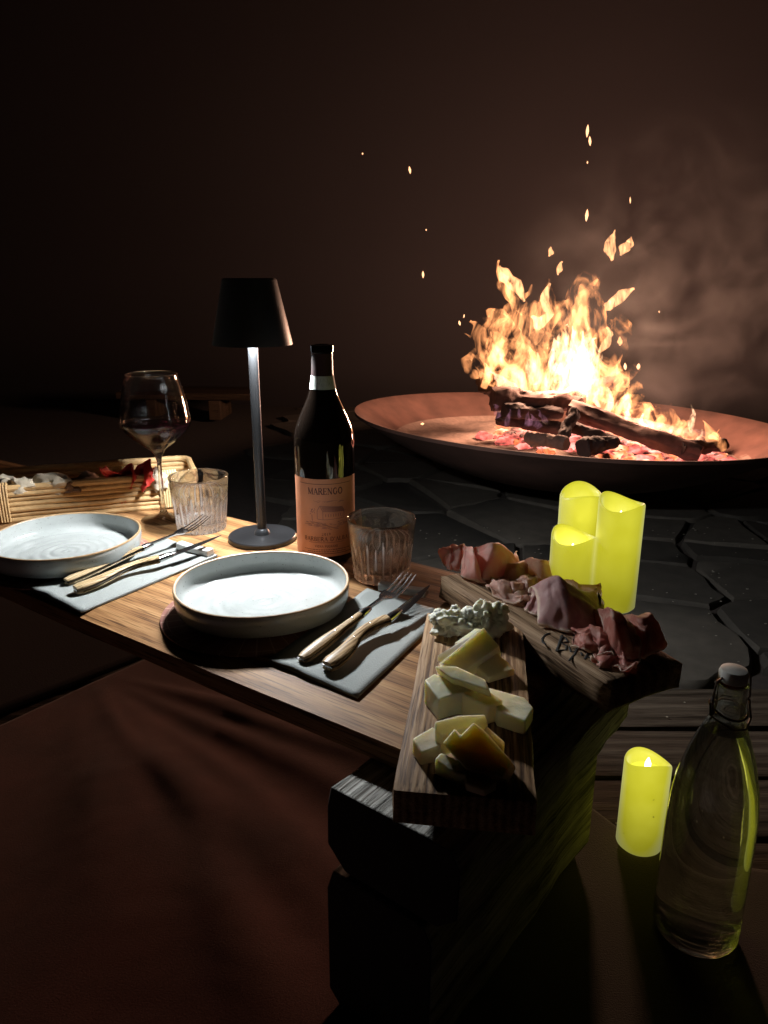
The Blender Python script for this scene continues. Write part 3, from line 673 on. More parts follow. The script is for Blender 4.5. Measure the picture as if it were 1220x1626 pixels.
def fork(p0, p1, label, hm):
    """handle butt at p0, tine tips at p1"""
    d = p1 - p0; Lf = d.length; yaw = math.atan2(d.y, d.x); pit = -math.asin(d.z / Lf)
    o = empty('fork', p0, 0, label, 'fork', 'two forks with wooden handles'); o.rotation_euler = (0, pit, yaw)
    hl = Lf * .50
    mb = MB()
    for sgn in (-1, 1):
        pts = []; rr = []
        for i in range(15):
            t = i / 14; pts.append((hl * t, 0, .0045 + sgn * .0025)); 
            rr.append((.0068 * (1 - .45 * t) + .0018 * math.sin(math.pi * min(1, t * 1.5))) * (1 if 0 < i else .75))
        mb.tube(pts, rr, 10, flat=.42 if sgn > 0 else .40, up=Vector((0, 0, 1)))
    mb.build('handle', hm, o)
    mb = MB(); mb.tube([(hl * t / 10, 0, .0045) for t in range(0, 11)], [(.0071 * (1 - .45 * t / 10) + .0018 * math.sin(math.pi * min(1, t / 10 * 1.5))) for t in range(11)], 10, flat=.10, up=Vector((0, 0, 1))).build('tang', M_steel_d, o)
    for t in (.22, .55, .85): MB().lathe([(0, 0), (.0011, 0), (.0009, .0006), (0, .0008)], 10).build('rivet', M_steel, o, loc=(hl * t, 0, .0098 - .0012 * t))
    MB().tube([(hl - .001, 0, .0045), (hl + .006, 0, .0047), (hl + .013, 0, .0045), (hl + .017, 0, .0042)], [.0056, .0058, .0047, .0036], 12, flat=.8, up=Vector((0, 0, 1))).build('bolster', M_steel, o)
    # neck and four tines
    x0_ = hl + .015; xh = Lf - .052; mb = MB()
    def zc(x): t = (x - x0_) / (Lf - x0_); return .0045 + .0045 * math.sin(math.pi * min(1, t * 1.0)) * -0.2 + .010 * max(0, t - .3) ** 1.5 - .004 * math.sin(math.pi * max(0, (t - .3) / .7))
    sec = [(x0_, .0030), (x0_ + .008, .0026), (xh - .012, .0032), (xh - .004, .0085), (xh + .004, .0112), (xh + .012, .0118)]
    v = []; f = []
    for i, (x, hw_) in enumerate(sec):
        for s in (-1, -.4, .4, 1):
            z = zc(x) + .0014 * abs(s)
            v += [(x, s * hw_, z + .0008), (x, s * hw_, z - .0008)]
    for i in range(len(sec) - 1):
        for k_ in range(3):
            a = i * 8 + k_ * 2; b = a + 8; f += [(a, a + 2, b + 2, b), (a + 1, b + 1, b + 3, a + 3)]
        a = i * 8; b = a + 8; f += [(a, b, b + 1, a + 1), (a + 6, a + 7, b + 7, b + 6)]
    mb.add(v, f)
    for k_ in range(4):
        yb = (-.0101 + k_ * .00673); yt = yb * .92; pts = []; rr = []
        for i in range(9):
            t = i / 8; x = xh + .010 + (Lf - xh - .010) * t; pts.append((x, yb + (yt - yb) * t, zc(x) + .0012 * abs(yb) / .0118)); rr.append(.0016 * (1 - .62 * t))
        mb.tube(pts, rr, 8, flat=.75, up=Vector((0, 0, 1)))
    mb.build('tines', M_steel, o)
    return o
def knife(p0, p1, label, hm):
    d = p1 - p0; Lf = d.length; yaw = math.atan2(d.y, d.x); pit = -math.asin(d.z / Lf)
    o = empty('knife', p0, 0, label, 'knife', 'two knives with wooden handles'); o.rotation_euler = (0, pit, yaw)
    hl = Lf * .53
    def cv(t): return .006 * math.sin(math.pi * t) - .004 * math.sin(2 * math.pi * t)
    def wd(t): return .0082 - .0026 * t + .0012 * math.sin(2 * math.pi * (t + .1))
    for nm, fl, zo, ww, m in (('handle', .55, .0, 1, hm),):
        mb = MB()
        for sgn in (-1, 1):
            mb.tube([(hl * i / 16, cv(i / 16), .0065 + sgn * .0032) for i in range(17)], [wd(i / 16) * (.72 if i == 0 else 1) for i in range(17)], 12, flat=.36, up=Vector((0, 0, 1)))
        mb.build(nm, m, o)
    MB().tube([(hl * i / 16, cv(i / 16), .0065) for i in range(17)], [wd(i / 16) * (.8 if i == 0 else 1.045) for i in range(17)], 12, flat=.13, up=Vector((0, 0, 1))).build('tang', M_steel_d, o)
    for t in (.2, .5, .8): MB().lathe([(0, 0), (.0012, 0), (.0009, .0005), (0, .0008)], 10).build('rivet', M_steel, o, loc=(hl * t, cv(t), .0118 - .0008 * t))
    MB().tube([(hl - .001, 0, .0065), (hl + .010, 0, .0066), (hl + .020, 0, .0063), (hl + .026, .0, .006)], [.0063, .0062, .0052, .0044], 12, flat=.72, up=Vector((0, 0, 1))).build('bolster', M_steel, o)
    mb = MB(); N = 18; v = []
    for i in range(N + 1):
        t = i / N; x = hl + .022 + (Lf - hl - .022) * t; top = .0048 * (1 - t ** 3 * .4); bot = -.0085 * (1 - t ** 2.4) + .002 * t
        v += [(x, top, .0070), (x, (top + bot) / 2, .0076 - .0007 * t), (x, bot, .0064), (x, (top + bot) / 2, .0054 + .0005 * t)]
    f = [(i * 4 + k_, (i + 1) * 4 + k_, (i + 1) * 4 + (k_ + 1) % 4, i * 4 + (k_ + 1) % 4) for i in range(N) for k_ in range(4)] + [(0, 1, 2, 3), tuple(N * 4 + k_ for k_ in (3, 2, 1, 0))]
    mb.add(v, f).build('blade', M_steel, o, angle=15)
    return o
def cut(pa, pb, za=.0042, zb_=.024): return W(*pa, T + za), W(*pb, T + zb_)
fork(*cut((480, 1053), (652, 922), .0035, .026), 'fork with brown wooden handle on the front napkin', M_handle_dark)
knife(*cut((520, 1067), (686, 937), .004, .017), 'knife with brown wooden handle on the front napkin', M_handle_dark)
fork(*cut((106, 929), (330, 829), .0035, .026), 'fork with pale wooden handle on the left napkin', M_olive)
knife(*cut((121, 944), (354, 857), .004, .017), 'knife with pale wooden handle on the left napkin', M_olive)

# ------------------------------------------------------------------ wicker basket and what lies in it
b0 = W(-60, 838, T); b1 = W(316, 803, T); bd = (b1 - b0); bl = bd.length; ba = math.atan2(bd.y, bd.x)
BK = empty('wicker_basket', b0, ba, 'long low wicker basket of peeled willow rods at the left end of the table', 'basket')
BW = .135
def rodpath(z, ins, x_end=bl, j=0, phase=0):
    pts = []; rc = .022
    xa = -.02
    def wob(x, y_): return Vector((x, y_, z + .0011 * noise.noise(Vector((x * 22 + j * 3, y_ * 30, j)))))
    for i in range(22): pts.append(wob(xa + (x_end - rc - xa) * i / 21, ins))
    for i in range(1, 6): a = R(-90 + 90 * i / 6); pts.append(wob(x_end - rc + (rc - ins) * math.cos(a), rc + (rc - ins) * math.sin(a)))
    for i in range(6): pts.append(wob(x_end - ins, rc + (BW - 2 * rc) * i / 5))
    for i in range(1, 6): a = R(90 * i / 6); pts.append(wob(x_end - rc + (rc - ins) * math.cos(a), BW - rc + (rc - ins) * math.sin(a)))
    for i in range(22): pts.append(wob(x_end - rc - (x_end - rc - xa) * i / 21, BW - ins))
    return pts
zz = .0045
rods = []
for j in range(7):
    r = .0046 if j < 6 else .0060
    pts = rodpath(zz, .002 + .0015 * math.sin(j * 2.1), j=j); n_ = len(pts)
    MB().tube(pts, [r * (1 + .18 * noise.noise(Vector((i * .35, j * 4.1, 0)))) for i in range(n_)], 9).build('rod', M_wicker, BK)
    zz += .0088 if j < 5 else .0098
mb = MB()
for i in range(7): 
    x = bl - .062 + i * .0043
    mb.tube([(x, -.0045, .004), (x, -.0062, .03), (x, -.0066, .052), (x, -.005, .0645), (x, .003, .0675), (x, .010, .0635), (x, .0105, .03), (x, .009, .004)], .0022, 6)
mb.build('binding', M_binding, BK)
mb = MB()
for i in range(4):
    x = .06 + i * .0043
    mb.tube([(x, -.0045, .004), (x, -.0062, .03), (x, -.0066, .052), (x, -.005, .0645), (x, .003, .0675), (x, .010, .0635), (x, .0105, .03)], .0022, 6)
mb.box((bl / 2, BW / 2, .004), (bl - .02, BW - .02, .004)); 
mb.build('base', M_wicker, BK)
M_bread = plain('pale_bread', (.50, .42, .31), .9, 60, .3, .8); M_red = plain('red_crinkled_skin', (.50, .035, .025), .5, 40, .5, .6)
M_husk = plain('brown_husk', (.20, .12, .08), .8, 50, .4, .8)  # darker brown for some of the bread pieces
for (px, py, zz, rad, m, nm, lb, ct, sd) in (
    (12, 772, .056, (.022, .016, .016), M_bread, 'bread_piece', 'pale bread piece at the left edge of the photo, in the basket', 'bread', 1),
    (38, 774, .056, (.020, .016, .016), M_bread, 'bread_piece', 'small pale bread piece second from the left in the basket', 'bread', 2),
    (85, 768, .058, (.029, .018, .018), M_bread, 'bread_piece', 'largest cream bread piece in the middle of the basket', 'bread', 3),
    (112, 772, .052, (.022, .018, .012), M_husk, 'bread_piece', 'darker brown bread piece behind the cream one in the basket', 'bread', 4),
    (140, 765, .054, (.018, .02, .016), M_husk, 'bread_piece', 'brown bread crust left of the red skins in the basket', 'bread', 5),
    (252, 762, .054, (.016, .014, .02), M_bread, 'bread_piece', 'pale piece in the right corner of the basket behind the stem', 'bread', 6)):
    tag(MB().blob((0, 0, 0), rad, 3, .45, 1.6, sd).build(nm, m, loc=W(px, py, T + zz)), lb, ct, 'bread pieces in the basket')
def crumple(px, py, w_, h_, ang, sd, lb):
    def fn(u, v):
        a = (u - .5); b = v
        p = Vector((a * w_, .018 * math.sin(a * 5 + sd) + .012 * noise.noise(Vector((u * 3, v * 3, sd))), b * h_ * (1 - 1.6 * a * a)))
        p += noise.noise_vector(Vector((u * 4, v * 4, sd * 5))) * .006
        return Matrix.Rotation(ang, 3, 'Y') @ p
    tag(MB().grid(fn, 14, 12).build('red_skin', M_red, loc=W(px, py, T + .048), solid=.0012, angle=0, sub=1), lb, 'dried pepper', 'red crinkled pieces in the basket')
crumple(178, 770, .07, .022, 1.2, 1, 'low flat red crinkled piece lying in the basket')
crumple(200, 768, .034, .034, .35, 2, 'middle red crinkled piece in the basket')
crumple(222, 768, .036, .045, .55, 3, 'tallest red crinkled piece standing out of the basket')

# ------------------------------------------------------------------ serving boards
BL, BR_, TL, TR = W(621, 1256, T + .032), W(857, 1277, T + .032), W(672, 966, T + .032), W(819, 983, T + .032)
ax = (BR_ - BL); wdt = ax.length; ay = ((TL - BL) + (TR - BR_)) / 2; lgt = ay.length; aa = math.atan2(ax.y, ax.x)
cb = rough_slab(wdt, lgt, .0315, nx=10, ny=24, nz=3, amp=.0028, fq=14, ch=.003, seed=9).build('cheese_board', M_oak, loc=(BL.x, BL.y, T + .0005), rot=(0, 0, aa), angle=50)
tag(cb, 'thick oak board carrying the cheeses, overhanging the near corner of the table', 'serving board')
ZB = T + .032
hl_, hn = W(690, 913, T + .034), W(960, 1090, T + .034); hf = W(1085, 1044, T + .034)
hx_ = hn - hl_; hlen = hx_.length; ha = math.atan2(hx_.y, hx_.x); hw_ = abs((hf - hn).dot(Vector((-hx_.y, hx_.x, 0)).normalized()))
HB = rough_slab(hlen, hw_, .0335, nx=34, ny=10, nz=4, amp=.009, fq=16, ch=.006, seed=12).build('ham_board', M_waney, loc=(hl_.x, hl_.y, T + .0005), rot=(0, 0, ha), angle=50)
tag(HB, 'rustic waney oak board with branded letters carrying the sliced hams, over the far corner', 'serving board')
# branded scrawl on the board's near edge
M_burn = plain('burnt_ink', (.012, .01, .008), .8)
def brand(*strokes):
    mb = MB()
    for pts, w_ in strokes:
        P = [W(px, py, T + .0345) for px, py in pts]; P = [Matrix.Rotation(-ha, 3, 'Z') @ (p - Vector((hl_.x, hl_.y, T + .0005))) for p in P]
        mb.tube(P, w_, 6, flat=.5, up=Vector((0, 0, 1)))
    mb.build('branded_letter', M_burn, HB)
brand(([(873, 1005), (866, 1008), (861, 1014), (862, 1020), (867, 1023)], .0011))
brand(([(893, 1009), (889, 1020), (884, 1034)], .0014), ([(889, 1011), (899, 1013), (902, 1019), (889, 1021), (900, 1025), (899, 1032), (884, 1033)], .0012))
brand(([(904, 1027), (907, 1035), (914, 1035)], .0011), ([(917, 1028), (913, 1038), (904, 1049)], .0012))
brand(([(923, 1036), (925, 1041)], .0012))
brand(([(929, 1047), (933, 1038), (941, 1037)], .0012), ([(933, 1043), (942, 1046)], .0010))
brand(([(950, 1046), (956, 1053), (953, 1062)], .0012), ([(950, 1054), (958, 1054)], .0010))

# ------------------------------------------------------------------ cheeses
def m_cheese(name, c, sss=.5, rough=.55):
    m = plain(name, c, rough, 45, .20, 1.0, sss=sss); p = m.node_tree.nodes['Principled BSDF']
    p.inputs['Subsurface Radius'].default_value = (.02, .015, .007); p.inputs['Subsurface Scale'].default_value = 1.0
    return m
C_pale = m_cheese('pale_hard_cheese', (.88, .80, .58)); C_green = m_cheese('yellow_green_cheese', (.84, .80, .54)); C_gold = m_cheese('golden_hard_cheese', (.82, .69, .46)); C_blue = m_cheese('white_blue_cheese', (.80, .79, .66), .15, .8)
def chunk(poly, zs, th, m, label, tip=(0, 0), grp='cheese pieces on the oak board', nm='cheese_piece'):
    """a cut piece: its upper face follows the given outline at height zs (one value or one per corner), th thick, slid by tip underneath"""
    if not hasattr(zs, '__len__'): zs = [zs] * len(poly)
    top = [W(px, py, ZB + z) for (px, py), z in zip(poly, zs)]
    th_ = th if hasattr(th, '__len__') else [th] * len(poly)
    bot = [Vector((p.x + tip[0], p.y + tip[1], max(ZB + .0006, p.z - t))) for p, t in zip(top, th_)]
    mb = MB().prism(top, bot)
    o = world_obj(mb, nm, m, bevel=.0015, bseg=3, angle=40)
    return tag(o, label, 'cheese', grp)
F_ = 'cheese pieces on the oak board'
chunk([(722, 1020), (755, 997), (766, 998), (735, 1024)], .020, .022, C_pale, 'thin pale slice behind the big white slab, next to the blue cheese')
chunk([(694, 1041), (768, 996), (793, 1026), (738, 1065), (696, 1050)], [.026, .032, .022, .012, .018], .014, C_pale, 'large white rectangular slab leaning below the blue cheese', tip=(.004, .004))
chunk([(756, 1058), (786, 1032), (808, 1053), (819, 1063), (776, 1076)], [.010, .016, .012, .007, .007], .012, C_gold, 'brownish slice right of the large white slab')
chunk([(674, 1079), (690, 1069), (712, 1077), (752, 1097), (720, 1102), (697, 1111)], [.024, .025, .026, .024, .022, .021], .030, C_green, 'chunky yellow green block, left in the middle pile')
chunk([(715, 1077), (728, 1076), (778, 1096), (800, 1112), (775, 1122), (738, 1104)], [.027, .028, .024, .020, .018, .022], .026, C_green, 'yellow green block in the middle of the middle pile')
chunk([(690, 1057), (724, 1057), (770, 1078), (779, 1097), (751, 1088), (716, 1076)], [.034, .036, .033, .029, .030, .032], .009, C_green, 'thin yellow wedge lying on top of the middle pile', tip=(.002, .003))
chunk([(775, 1091), (834, 1107), (848, 1124), (835, 1146), (790, 1128)], [.018, .015, .013, .014, .016], .022, C_green, 'long yellow green slice at the right of the middle pile')
chunk([(655, 1172), (688, 1153), (702, 1168), (699, 1186), (668, 1196)], [.015, .017, .018, .014, .012], .020, C_gold, 'golden piece at the left of the front pile')
chunk([(690, 1145), (728, 1135), (770, 1133), (776, 1147), (733, 1157), (702, 1168), (692, 1160)], [.030, .032, .031, .027, .024, .022, .026], .020, C_pale, 'pale roll shaped piece on top of the front pile')
chunk([(772, 1150), (803, 1178), (796, 1190), (765, 1165)], [.026, .018, .014, .022], .016, C_gold, 'narrow reddish rind slice at the right of the front pile')
chunk([(702, 1179), (722, 1156), (731, 1167), (752, 1146), (770, 1160), (812, 1208), (800, 1236), (740, 1222)], [.027, .033, .031, .038, .034, .016, .010, .012], .012, C_gold, 'largest golden slice with a notched tip leaning in the front pile', tip=(.006, .008))
chunk([(690, 1205), (700, 1194), (724, 1204), (748, 1216), (742, 1232), (712, 1223)], [.014, .016, .014, .012, .010, .010], .016, C_pale, 'small pale cube at the front of the front pile')
chunk([(735, 1222), (770, 1228), (790, 1240), (770, 1254), (740, 1243)], [.010, .010, .009, .007, .008], .010, C_gold, 'flat golden piece in shade at the board near end')
def crumb(cx, cy, z, rad, sd, label, small):
    mb = MB(); c = W(cx, cy, ZB + z); mb.blob(c, rad, 5, .5, 1.9, sd, 5)
    rs_ = random.Random(sd)
    for i in range(small):
        a = rs_.uniform(0, 6.28); q_ = Vector((rad[0] * .8 * math.cos(a), rad[1] * .8 * math.sin(a), rs_.uniform(-.3, .9) * rad[2])); s = rs_.uniform(.003, .0065)
        mb.blob(c + q_, (s, s, s * .9), 3, .5, 2.2, sd + i, 4)
    for p in mb.v: p.z = max(p.z, ZB + .0006)
    return tag(world_obj(mb, 'blue_cheese', C_blue, angle=0), label, 'cheese', 'lumps of crumbly blue cheese')
crumb(718, 991, .010, (.022, .017, .014), 11, 'crumbly lump of blue cheese at the far left of the oak board', 26)
crumb(776, 985, .014, (.018, .017, .019), 23, 'taller crumbly lump of blue cheese next to the ham board', 20)

# ------------------------------------------------------------------ sliced hams, folded
def m_ham(name, c, c2, sc_=40):
    m, n, l, p = mat(name); setp(p, rough=.5, sss=.35, spec=.25)
    p.inputs['Subsurface Radius'].default_value = (.01, .004, .003); p.inputs['Subsurface Scale'].default_value = .8
    tc = n.new('ShaderNodeTexCoord'); nz = n.new('ShaderNodeTexNoise'); nz.inputs['Scale'].default_value = sc_; nz.inputs['Detail'].default_value = 5; nz.inputs['Distortion'].default_value = 1.5
    l.new(tc.outputs['Object'], nz.inputs[0]); r = n.new('ShaderNodeValToRGB'); e = r.color_ramp.elements
    e[0].position = .42; e[0].color = (*c, 1); e[1].position = .70; e[1].color = (*c2, 1); l.new(nz.outputs[0], r.inputs[0])
    fa = n.new('ShaderNodeAttribute'); fa.attribute_name = 'fat'; fx = n.new('ShaderNodeMix'); fx.data_type = 'RGBA'; l.new(fa.outputs['Fac'], fx.inputs[0]); l.new(r.outputs[0], fx.inputs[6]); fx.inputs[7].default_value = (.92, .78, .66, 1)
    l.new(fx.outputs[2], p.inputs['Base Color'])
    b = n.new('ShaderNodeBump'); b.inputs['Strength'].default_value = .25; b.inputs['Distance'].default_value = .0008; l.new(nz.outputs[0], b.inputs['Height']); l.new(b.outputs[0], p.inputs['Normal'])
    return m
def translucent(m, f_, k_=1.0):
    n = m.node_tree.nodes; l = m.node_tree.links; p = n['Principled BSDF']; p.inputs['Subsurface Weight'].default_value = 0
    src = p.inputs['Base Color'].links[0].from_socket; t = n.new('ShaderNodeBsdfTranslucent'); l.new(src, t.inputs[0])
    x = n.new('ShaderNodeMixShader'); x.inputs[0].default_value = f_; l.new(p.outputs[0], x.inputs[1]); l.new(t.outputs[0], x.inputs[2]); l.new(x.outputs[0], n['Material Output'].inputs[0]); return m
H1 = m_ham('pink_cooked_ham', (.90, .52, .45), (.95, .72, .64)); H2 = m_ham('pale_pink_ham', (.82, .56, .47), (.90, .74, .64)); H3 = m_ham('purple_brown_cured_beef', (.62, .36, .35), (.78, .56, .52)); H4 = m_ham('dark_red_cured_ham', (.64, .25, .20), (.82, .52, .42))
for m_, f_ in ((H1, .55), (H2, .6), (H3, .45), (H4, .45)): translucent(m_, f_)
ZH = T + .0350
def ham(top, bot, m, sd, label, grp, lean=.012, depth=.03, ruf=.0035, bulge=.006):
    """a soft slice: stands up from its lower edge, folds over along its upper edge and falls away behind"""
    def pick(pl, u):
        f_ = u * (len(pl) - 1); i = min(int(f_), len(pl) - 2); t = f_ - i
        g_ = [Vector(pl[max(0, min(len(pl) - 1, k_))]) for k_ in (i - 1, i, i + 1, i + 2)]
        return .5 * ((2 * g_[1]) + (g_[2] - g_[0]) * t + (2 * g_[0] - 5 * g_[1] + 4 * g_[2] - g_[3]) * t * t + (3 * g_[1] - g_[0] - 3 * g_[2] + g_[3]) * t ** 3)
    def fn(u, v):
        b = pick(bot, u); B_ = W(b.x, b.y, ZH); t_ = pick(top, u); yy = B_.y + lean * 2.1 + .004 * math.sin(u * 11 + sd); T_ = Wy(t_.x, t_.y, yy)
        K = Vector((T_.x, T_.y + depth, ZH + .002))
        if v < .55:
            q_ = v / .55; p = B_.lerp(T_, q_); p.y -= bulge * .7 * math.sin(math.pi * q_); p.z -= .002 * (q_ > .9)
        else:
            q_ = (v - .55) / .45; a = q_ * math.pi / 2
            p = Vector((T_.x + (K.x - T_.x) * q_, T_.y + (K.y - T_.y) * math.sin(a), T_.z + (K.z - T_.z) * (1 - math.cos(a))))
        ed = 1 + 1.2 * abs(u - .5)
        p = p + noise.noise_vector(Vector((u * 4.5 + sd * 3.1, v * 3.2, sd * 3.7))) * ruf * ed
        p = p + noise.noise_vector(Vector((u * 13 + sd, v * 9, sd))) * ruf * .28
        p.z = max(p.z, ZH + .001)
        return p
    mb = MB().grid(fn, 44, 30)
    o = world_obj(mb, 'ham_slice', m, solid=.0013, angle=0)
    at = o.data.attributes.new('fat', 'FLOAT', 'POINT'); nv = 31
    for k_ in range(len(o.data.vertices)):
        u, v = (k_ // nv) / 44, (k_ % nv) / 30; w_ = .035 + .03 * noise.noise(Vector((u * 6, v * 6, sd)))
        at.data[k_].value = 1.0 if (v < w_ * 1.3 or u < w_ or u > 1 - w_) else (.5 if abs(v - .52 - .05 * noise.noise(Vector((u * 5, sd, 0)))) < .02 and sd % 2 else 0)
    return tag(o, label, 'cold cut', grp)
ham([(700, 884), (707, 874), (722, 872), (737, 871)], [(712, 900), (714, 905), (724, 908), (734, 909)], H1, 1, 'pink ham slice rolled at the left tip of the ham board', 'pink ham slices', ruf=.005)
ham([(762, 872), (779, 864), (801, 870), (819, 885), (826, 897)], [(762, 920), (768, 925), (790, 920), (806, 912), (816, 904)], H1, 2, 'broad smooth pink ham slice arching at the right of the first pile', 'pink ham slices', depth=.035)
ham([(735, 871), (741, 867), (750, 872), (754, 884)], [(730, 914), (736, 920), (756, 926), (772, 926)], H1, 3, 'pink ham slice standing upright in a narrow fold, left of the broad one', 'pink ham slices', bulge=.009)
ham([(752, 876), (759, 872), (768, 873), (772, 884)], [(759, 898), (764, 906), (770, 908), (776, 902)], H1, 4, 'small orange pink curl tucked between the two ham folds', 'pink ham slices', lean=.004, depth=.02, ruf=.004)
ham([(833, 897), (845, 891), (860, 890), (873, 895), (879, 905)], [(840, 918), (852, 926), (866, 928), (874, 922), (878, 914)], H2, 5, 'thin ham slice glowing orange beside the short candle', 'pale ham slices', depth=.022)
ham([(792, 913), (804, 901), (822, 896), (838, 896), (842, 903)], [(797, 921), (808, 927), (820, 928), (832, 924), (842, 918)], H2, 6, 'pale translucent ham slice left of the glowing one', 'pale ham slices', depth=.022)
ham([(815, 921), (828, 916), (842, 917), (852, 922), (862, 930)], [(822, 938), (834, 944), (846, 944), (856, 942), (862, 938)], H2, 7, 'small greyish ham fold in the middle of the second pile', 'pale ham slices', ruf=.006, depth=.02)
ham([(771, 928), (784, 924), (797, 924), (812, 930), (826, 938), (846, 938)], [(774, 932), (786, 944), (797, 953), (812, 960), (826, 960), (842, 952)], H2, 8, 'low crumpled pale ham slice at the front of the second pile', 'pale ham slices', ruf=.007, depth=.02, bulge=.003)
ham([(846, 944), (853, 940), (860, 943), (866, 950)], [(829, 967), (838, 973), (850, 978), (862, 980)], H3, 9, 'pinkish fold sticking out left of the big purple slice', 'purple cured slices', depth=.02)
ham([(854, 942), (866, 928), (880, 920), (893, 919), (908, 930), (928, 945), (948, 959), (960, 970)], [(856, 994), (872, 998), (888, 1002), (905, 1006), (922, 1005), (938, 1002), (952, 995), (960, 987)], H3, 10, 'large purple brown folded slice in the middle of the ham board', 'purple cured slices', lean=.02, depth=.04, ruf=.0028, bulge=.008)
ham([(886, 930), (900, 924), (918, 932), (938, 948), (955, 962)], [(896, 960), (910, 965), (926, 972), (944, 978), (960, 982)], H3, 11, 'fatty edged purple slice behind the big one, against the candles', 'purple cured slices', lean=.03, depth=.02)
ham([(992, 988), (1004, 984), (1022, 982), (1039, 981), (1050, 1000)], [(986, 1030), (1002, 1040), (1020, 1046), (1040, 1040), (1054, 1030)], H4, 12, 'dark red ham slice standing as a wall at the right end of the board', 'dark red ham slices', lean=.016, depth=.03)
ham([(958, 986), (963, 972), (974, 970), (986, 980), (997, 990), (1010, 998)], [(957, 1020), (964, 1030), (976, 1040), (990, 1048), (1004, 1050), (1018, 1048)], H4, 13, 'tallest dark red ham fold with its top lit yellow by the candles', 'dark red ham slices', lean=.010, depth=.035, bulge=.010)
ham([(908, 1018), (920, 1009), (936, 1004), (954, 1003), (968, 1014)], [(911, 1026), (924, 1034), (940, 1040), (958, 1044), (976, 1046)], H4, 14, 'low torn dark red slice spreading left over the branded letters', 'dark red ham slices', ruf=.006, depth=.02)
ham([(948, 1040), (960, 1036), (976, 1040), (994, 1046), (1012, 1050)], [(944, 1052), (956, 1062), (972, 1062), (990, 1066), (1006, 1064)], H4, 15, 'dark red slice tail hanging toward the near edge of the board', 'dark red ham slices', ruf=.006, depth=.02)

# ------------------------------------------------------------------ candles
def m_wax(s):
    m, n, l, p = mat('glowing_yellow_wax'); setp(p, col=(.30, .29, .16), rough=.42)
    tc = n.new('ShaderNodeTexCoord'); nz = n.new('ShaderNodeTexNoise'); nz.inputs['Scale'].default_value = 18; nz.inputs['Detail'].default_value = 3; l.new(tc.outputs['Object'], nz.inputs[0])
    sp = n.new('ShaderNodeTexNoise'); sp.inputs['Scale'].default_value = 150; l.new(tc.outputs['Object'], sp.inputs[0])
    sep = n.new('ShaderNodeSeparateXYZ'); l.new(tc.outputs['Object'], sep.inputs[0])
    mr = n.new('ShaderNodeMapRange'); mr.inputs[1].default_value = 0; mr.inputs[2].default_value = .11; mr.inputs[3].default_value = .48; mr.inputs[4].default_value = 1.0; mr.interpolation_type = 'SMOOTHSTEP'; l.new(sep.outputs[2], mr.inputs[0])
    r = n.new('ShaderNodeValToRGB'); e = r.color_ramp.elements; e[0].position = .3; e[0].color = (.68, .64, .022, 1); e[1].position = .7; e[1].color = (.82, .78, .055, 1); l.new(nz.outputs[0], r.inputs[0])
    r2 = n.new('ShaderNodeValToRGB'); e = r2.color_ramp.elements; e[0].position = .20; e[0].color = (.3, .3, .3, 1); e[1].position = .26; e[1].color = (1, 1, 1, 1); l.new(sp.outputs[0], r2.inputs[0])
    x = n.new('ShaderNodeMix'); x.data_type = 'RGBA'; x.blend_type = 'MULTIPLY'; x.inputs[0].default_value = 1; l.new(r.outputs[0], x.inputs[6]); l.new(r2.outputs[0], x.inputs[7])
    mu0 = n.new('ShaderNodeMath'); mu0.operation = 'MULTIPLY'; mu0.inputs[1].default_value = s; l.new(mr.outputs[0], mu0.inputs[0])
    lw = n.new('ShaderNodeLayerWeight'); lw.inputs[0].default_value = .5      # wax seen edge-on is thicker and lets less of the inner lamp through
    lm = n.new('ShaderNodeMapRange'); lm.inputs[1].default_value = .12; lm.inputs[2].default_value = 1; lm.inputs[3].default_value = 1; lm.inputs[4].default_value = .55; l.new(lw.outputs['Facing'], lm.inputs[0])
    mu = n.new('ShaderNodeMath'); mu.operation = 'MULTIPLY'; l.new(mu0.outputs[0], mu.inputs[0]); l.new(lm.outputs[0], mu.inputs[1])
    le = n.new('ShaderNodeMapRange'); le.inputs[1].default_value = .45; le.inputs[2].default_value = 1; le.inputs[3].default_value = 0; le.inputs[4].default_value = .8; l.new(lw.outputs['Facing'], le.inputs[0])
    xe = n.new('ShaderNodeMix'); xe.data_type = 'RGBA'; xe.inputs[7].default_value = (.95, .95, .42, 1); l.new(le.outputs[0], xe.inputs[0]); l.new(x.outputs[2], xe.inputs[6])
    l.new(xe.outputs[2], p.inputs['Emission Color']); l.new(mu.outputs[0], p.inputs['Emission Strength'])
    return m
M_wax = m_wax(.74); M_wick = emissive('led_flame_tip', (1, .95, .6), 6); M_well = emissive('lit_wax_well', (.85, .84, .06), 1.1)
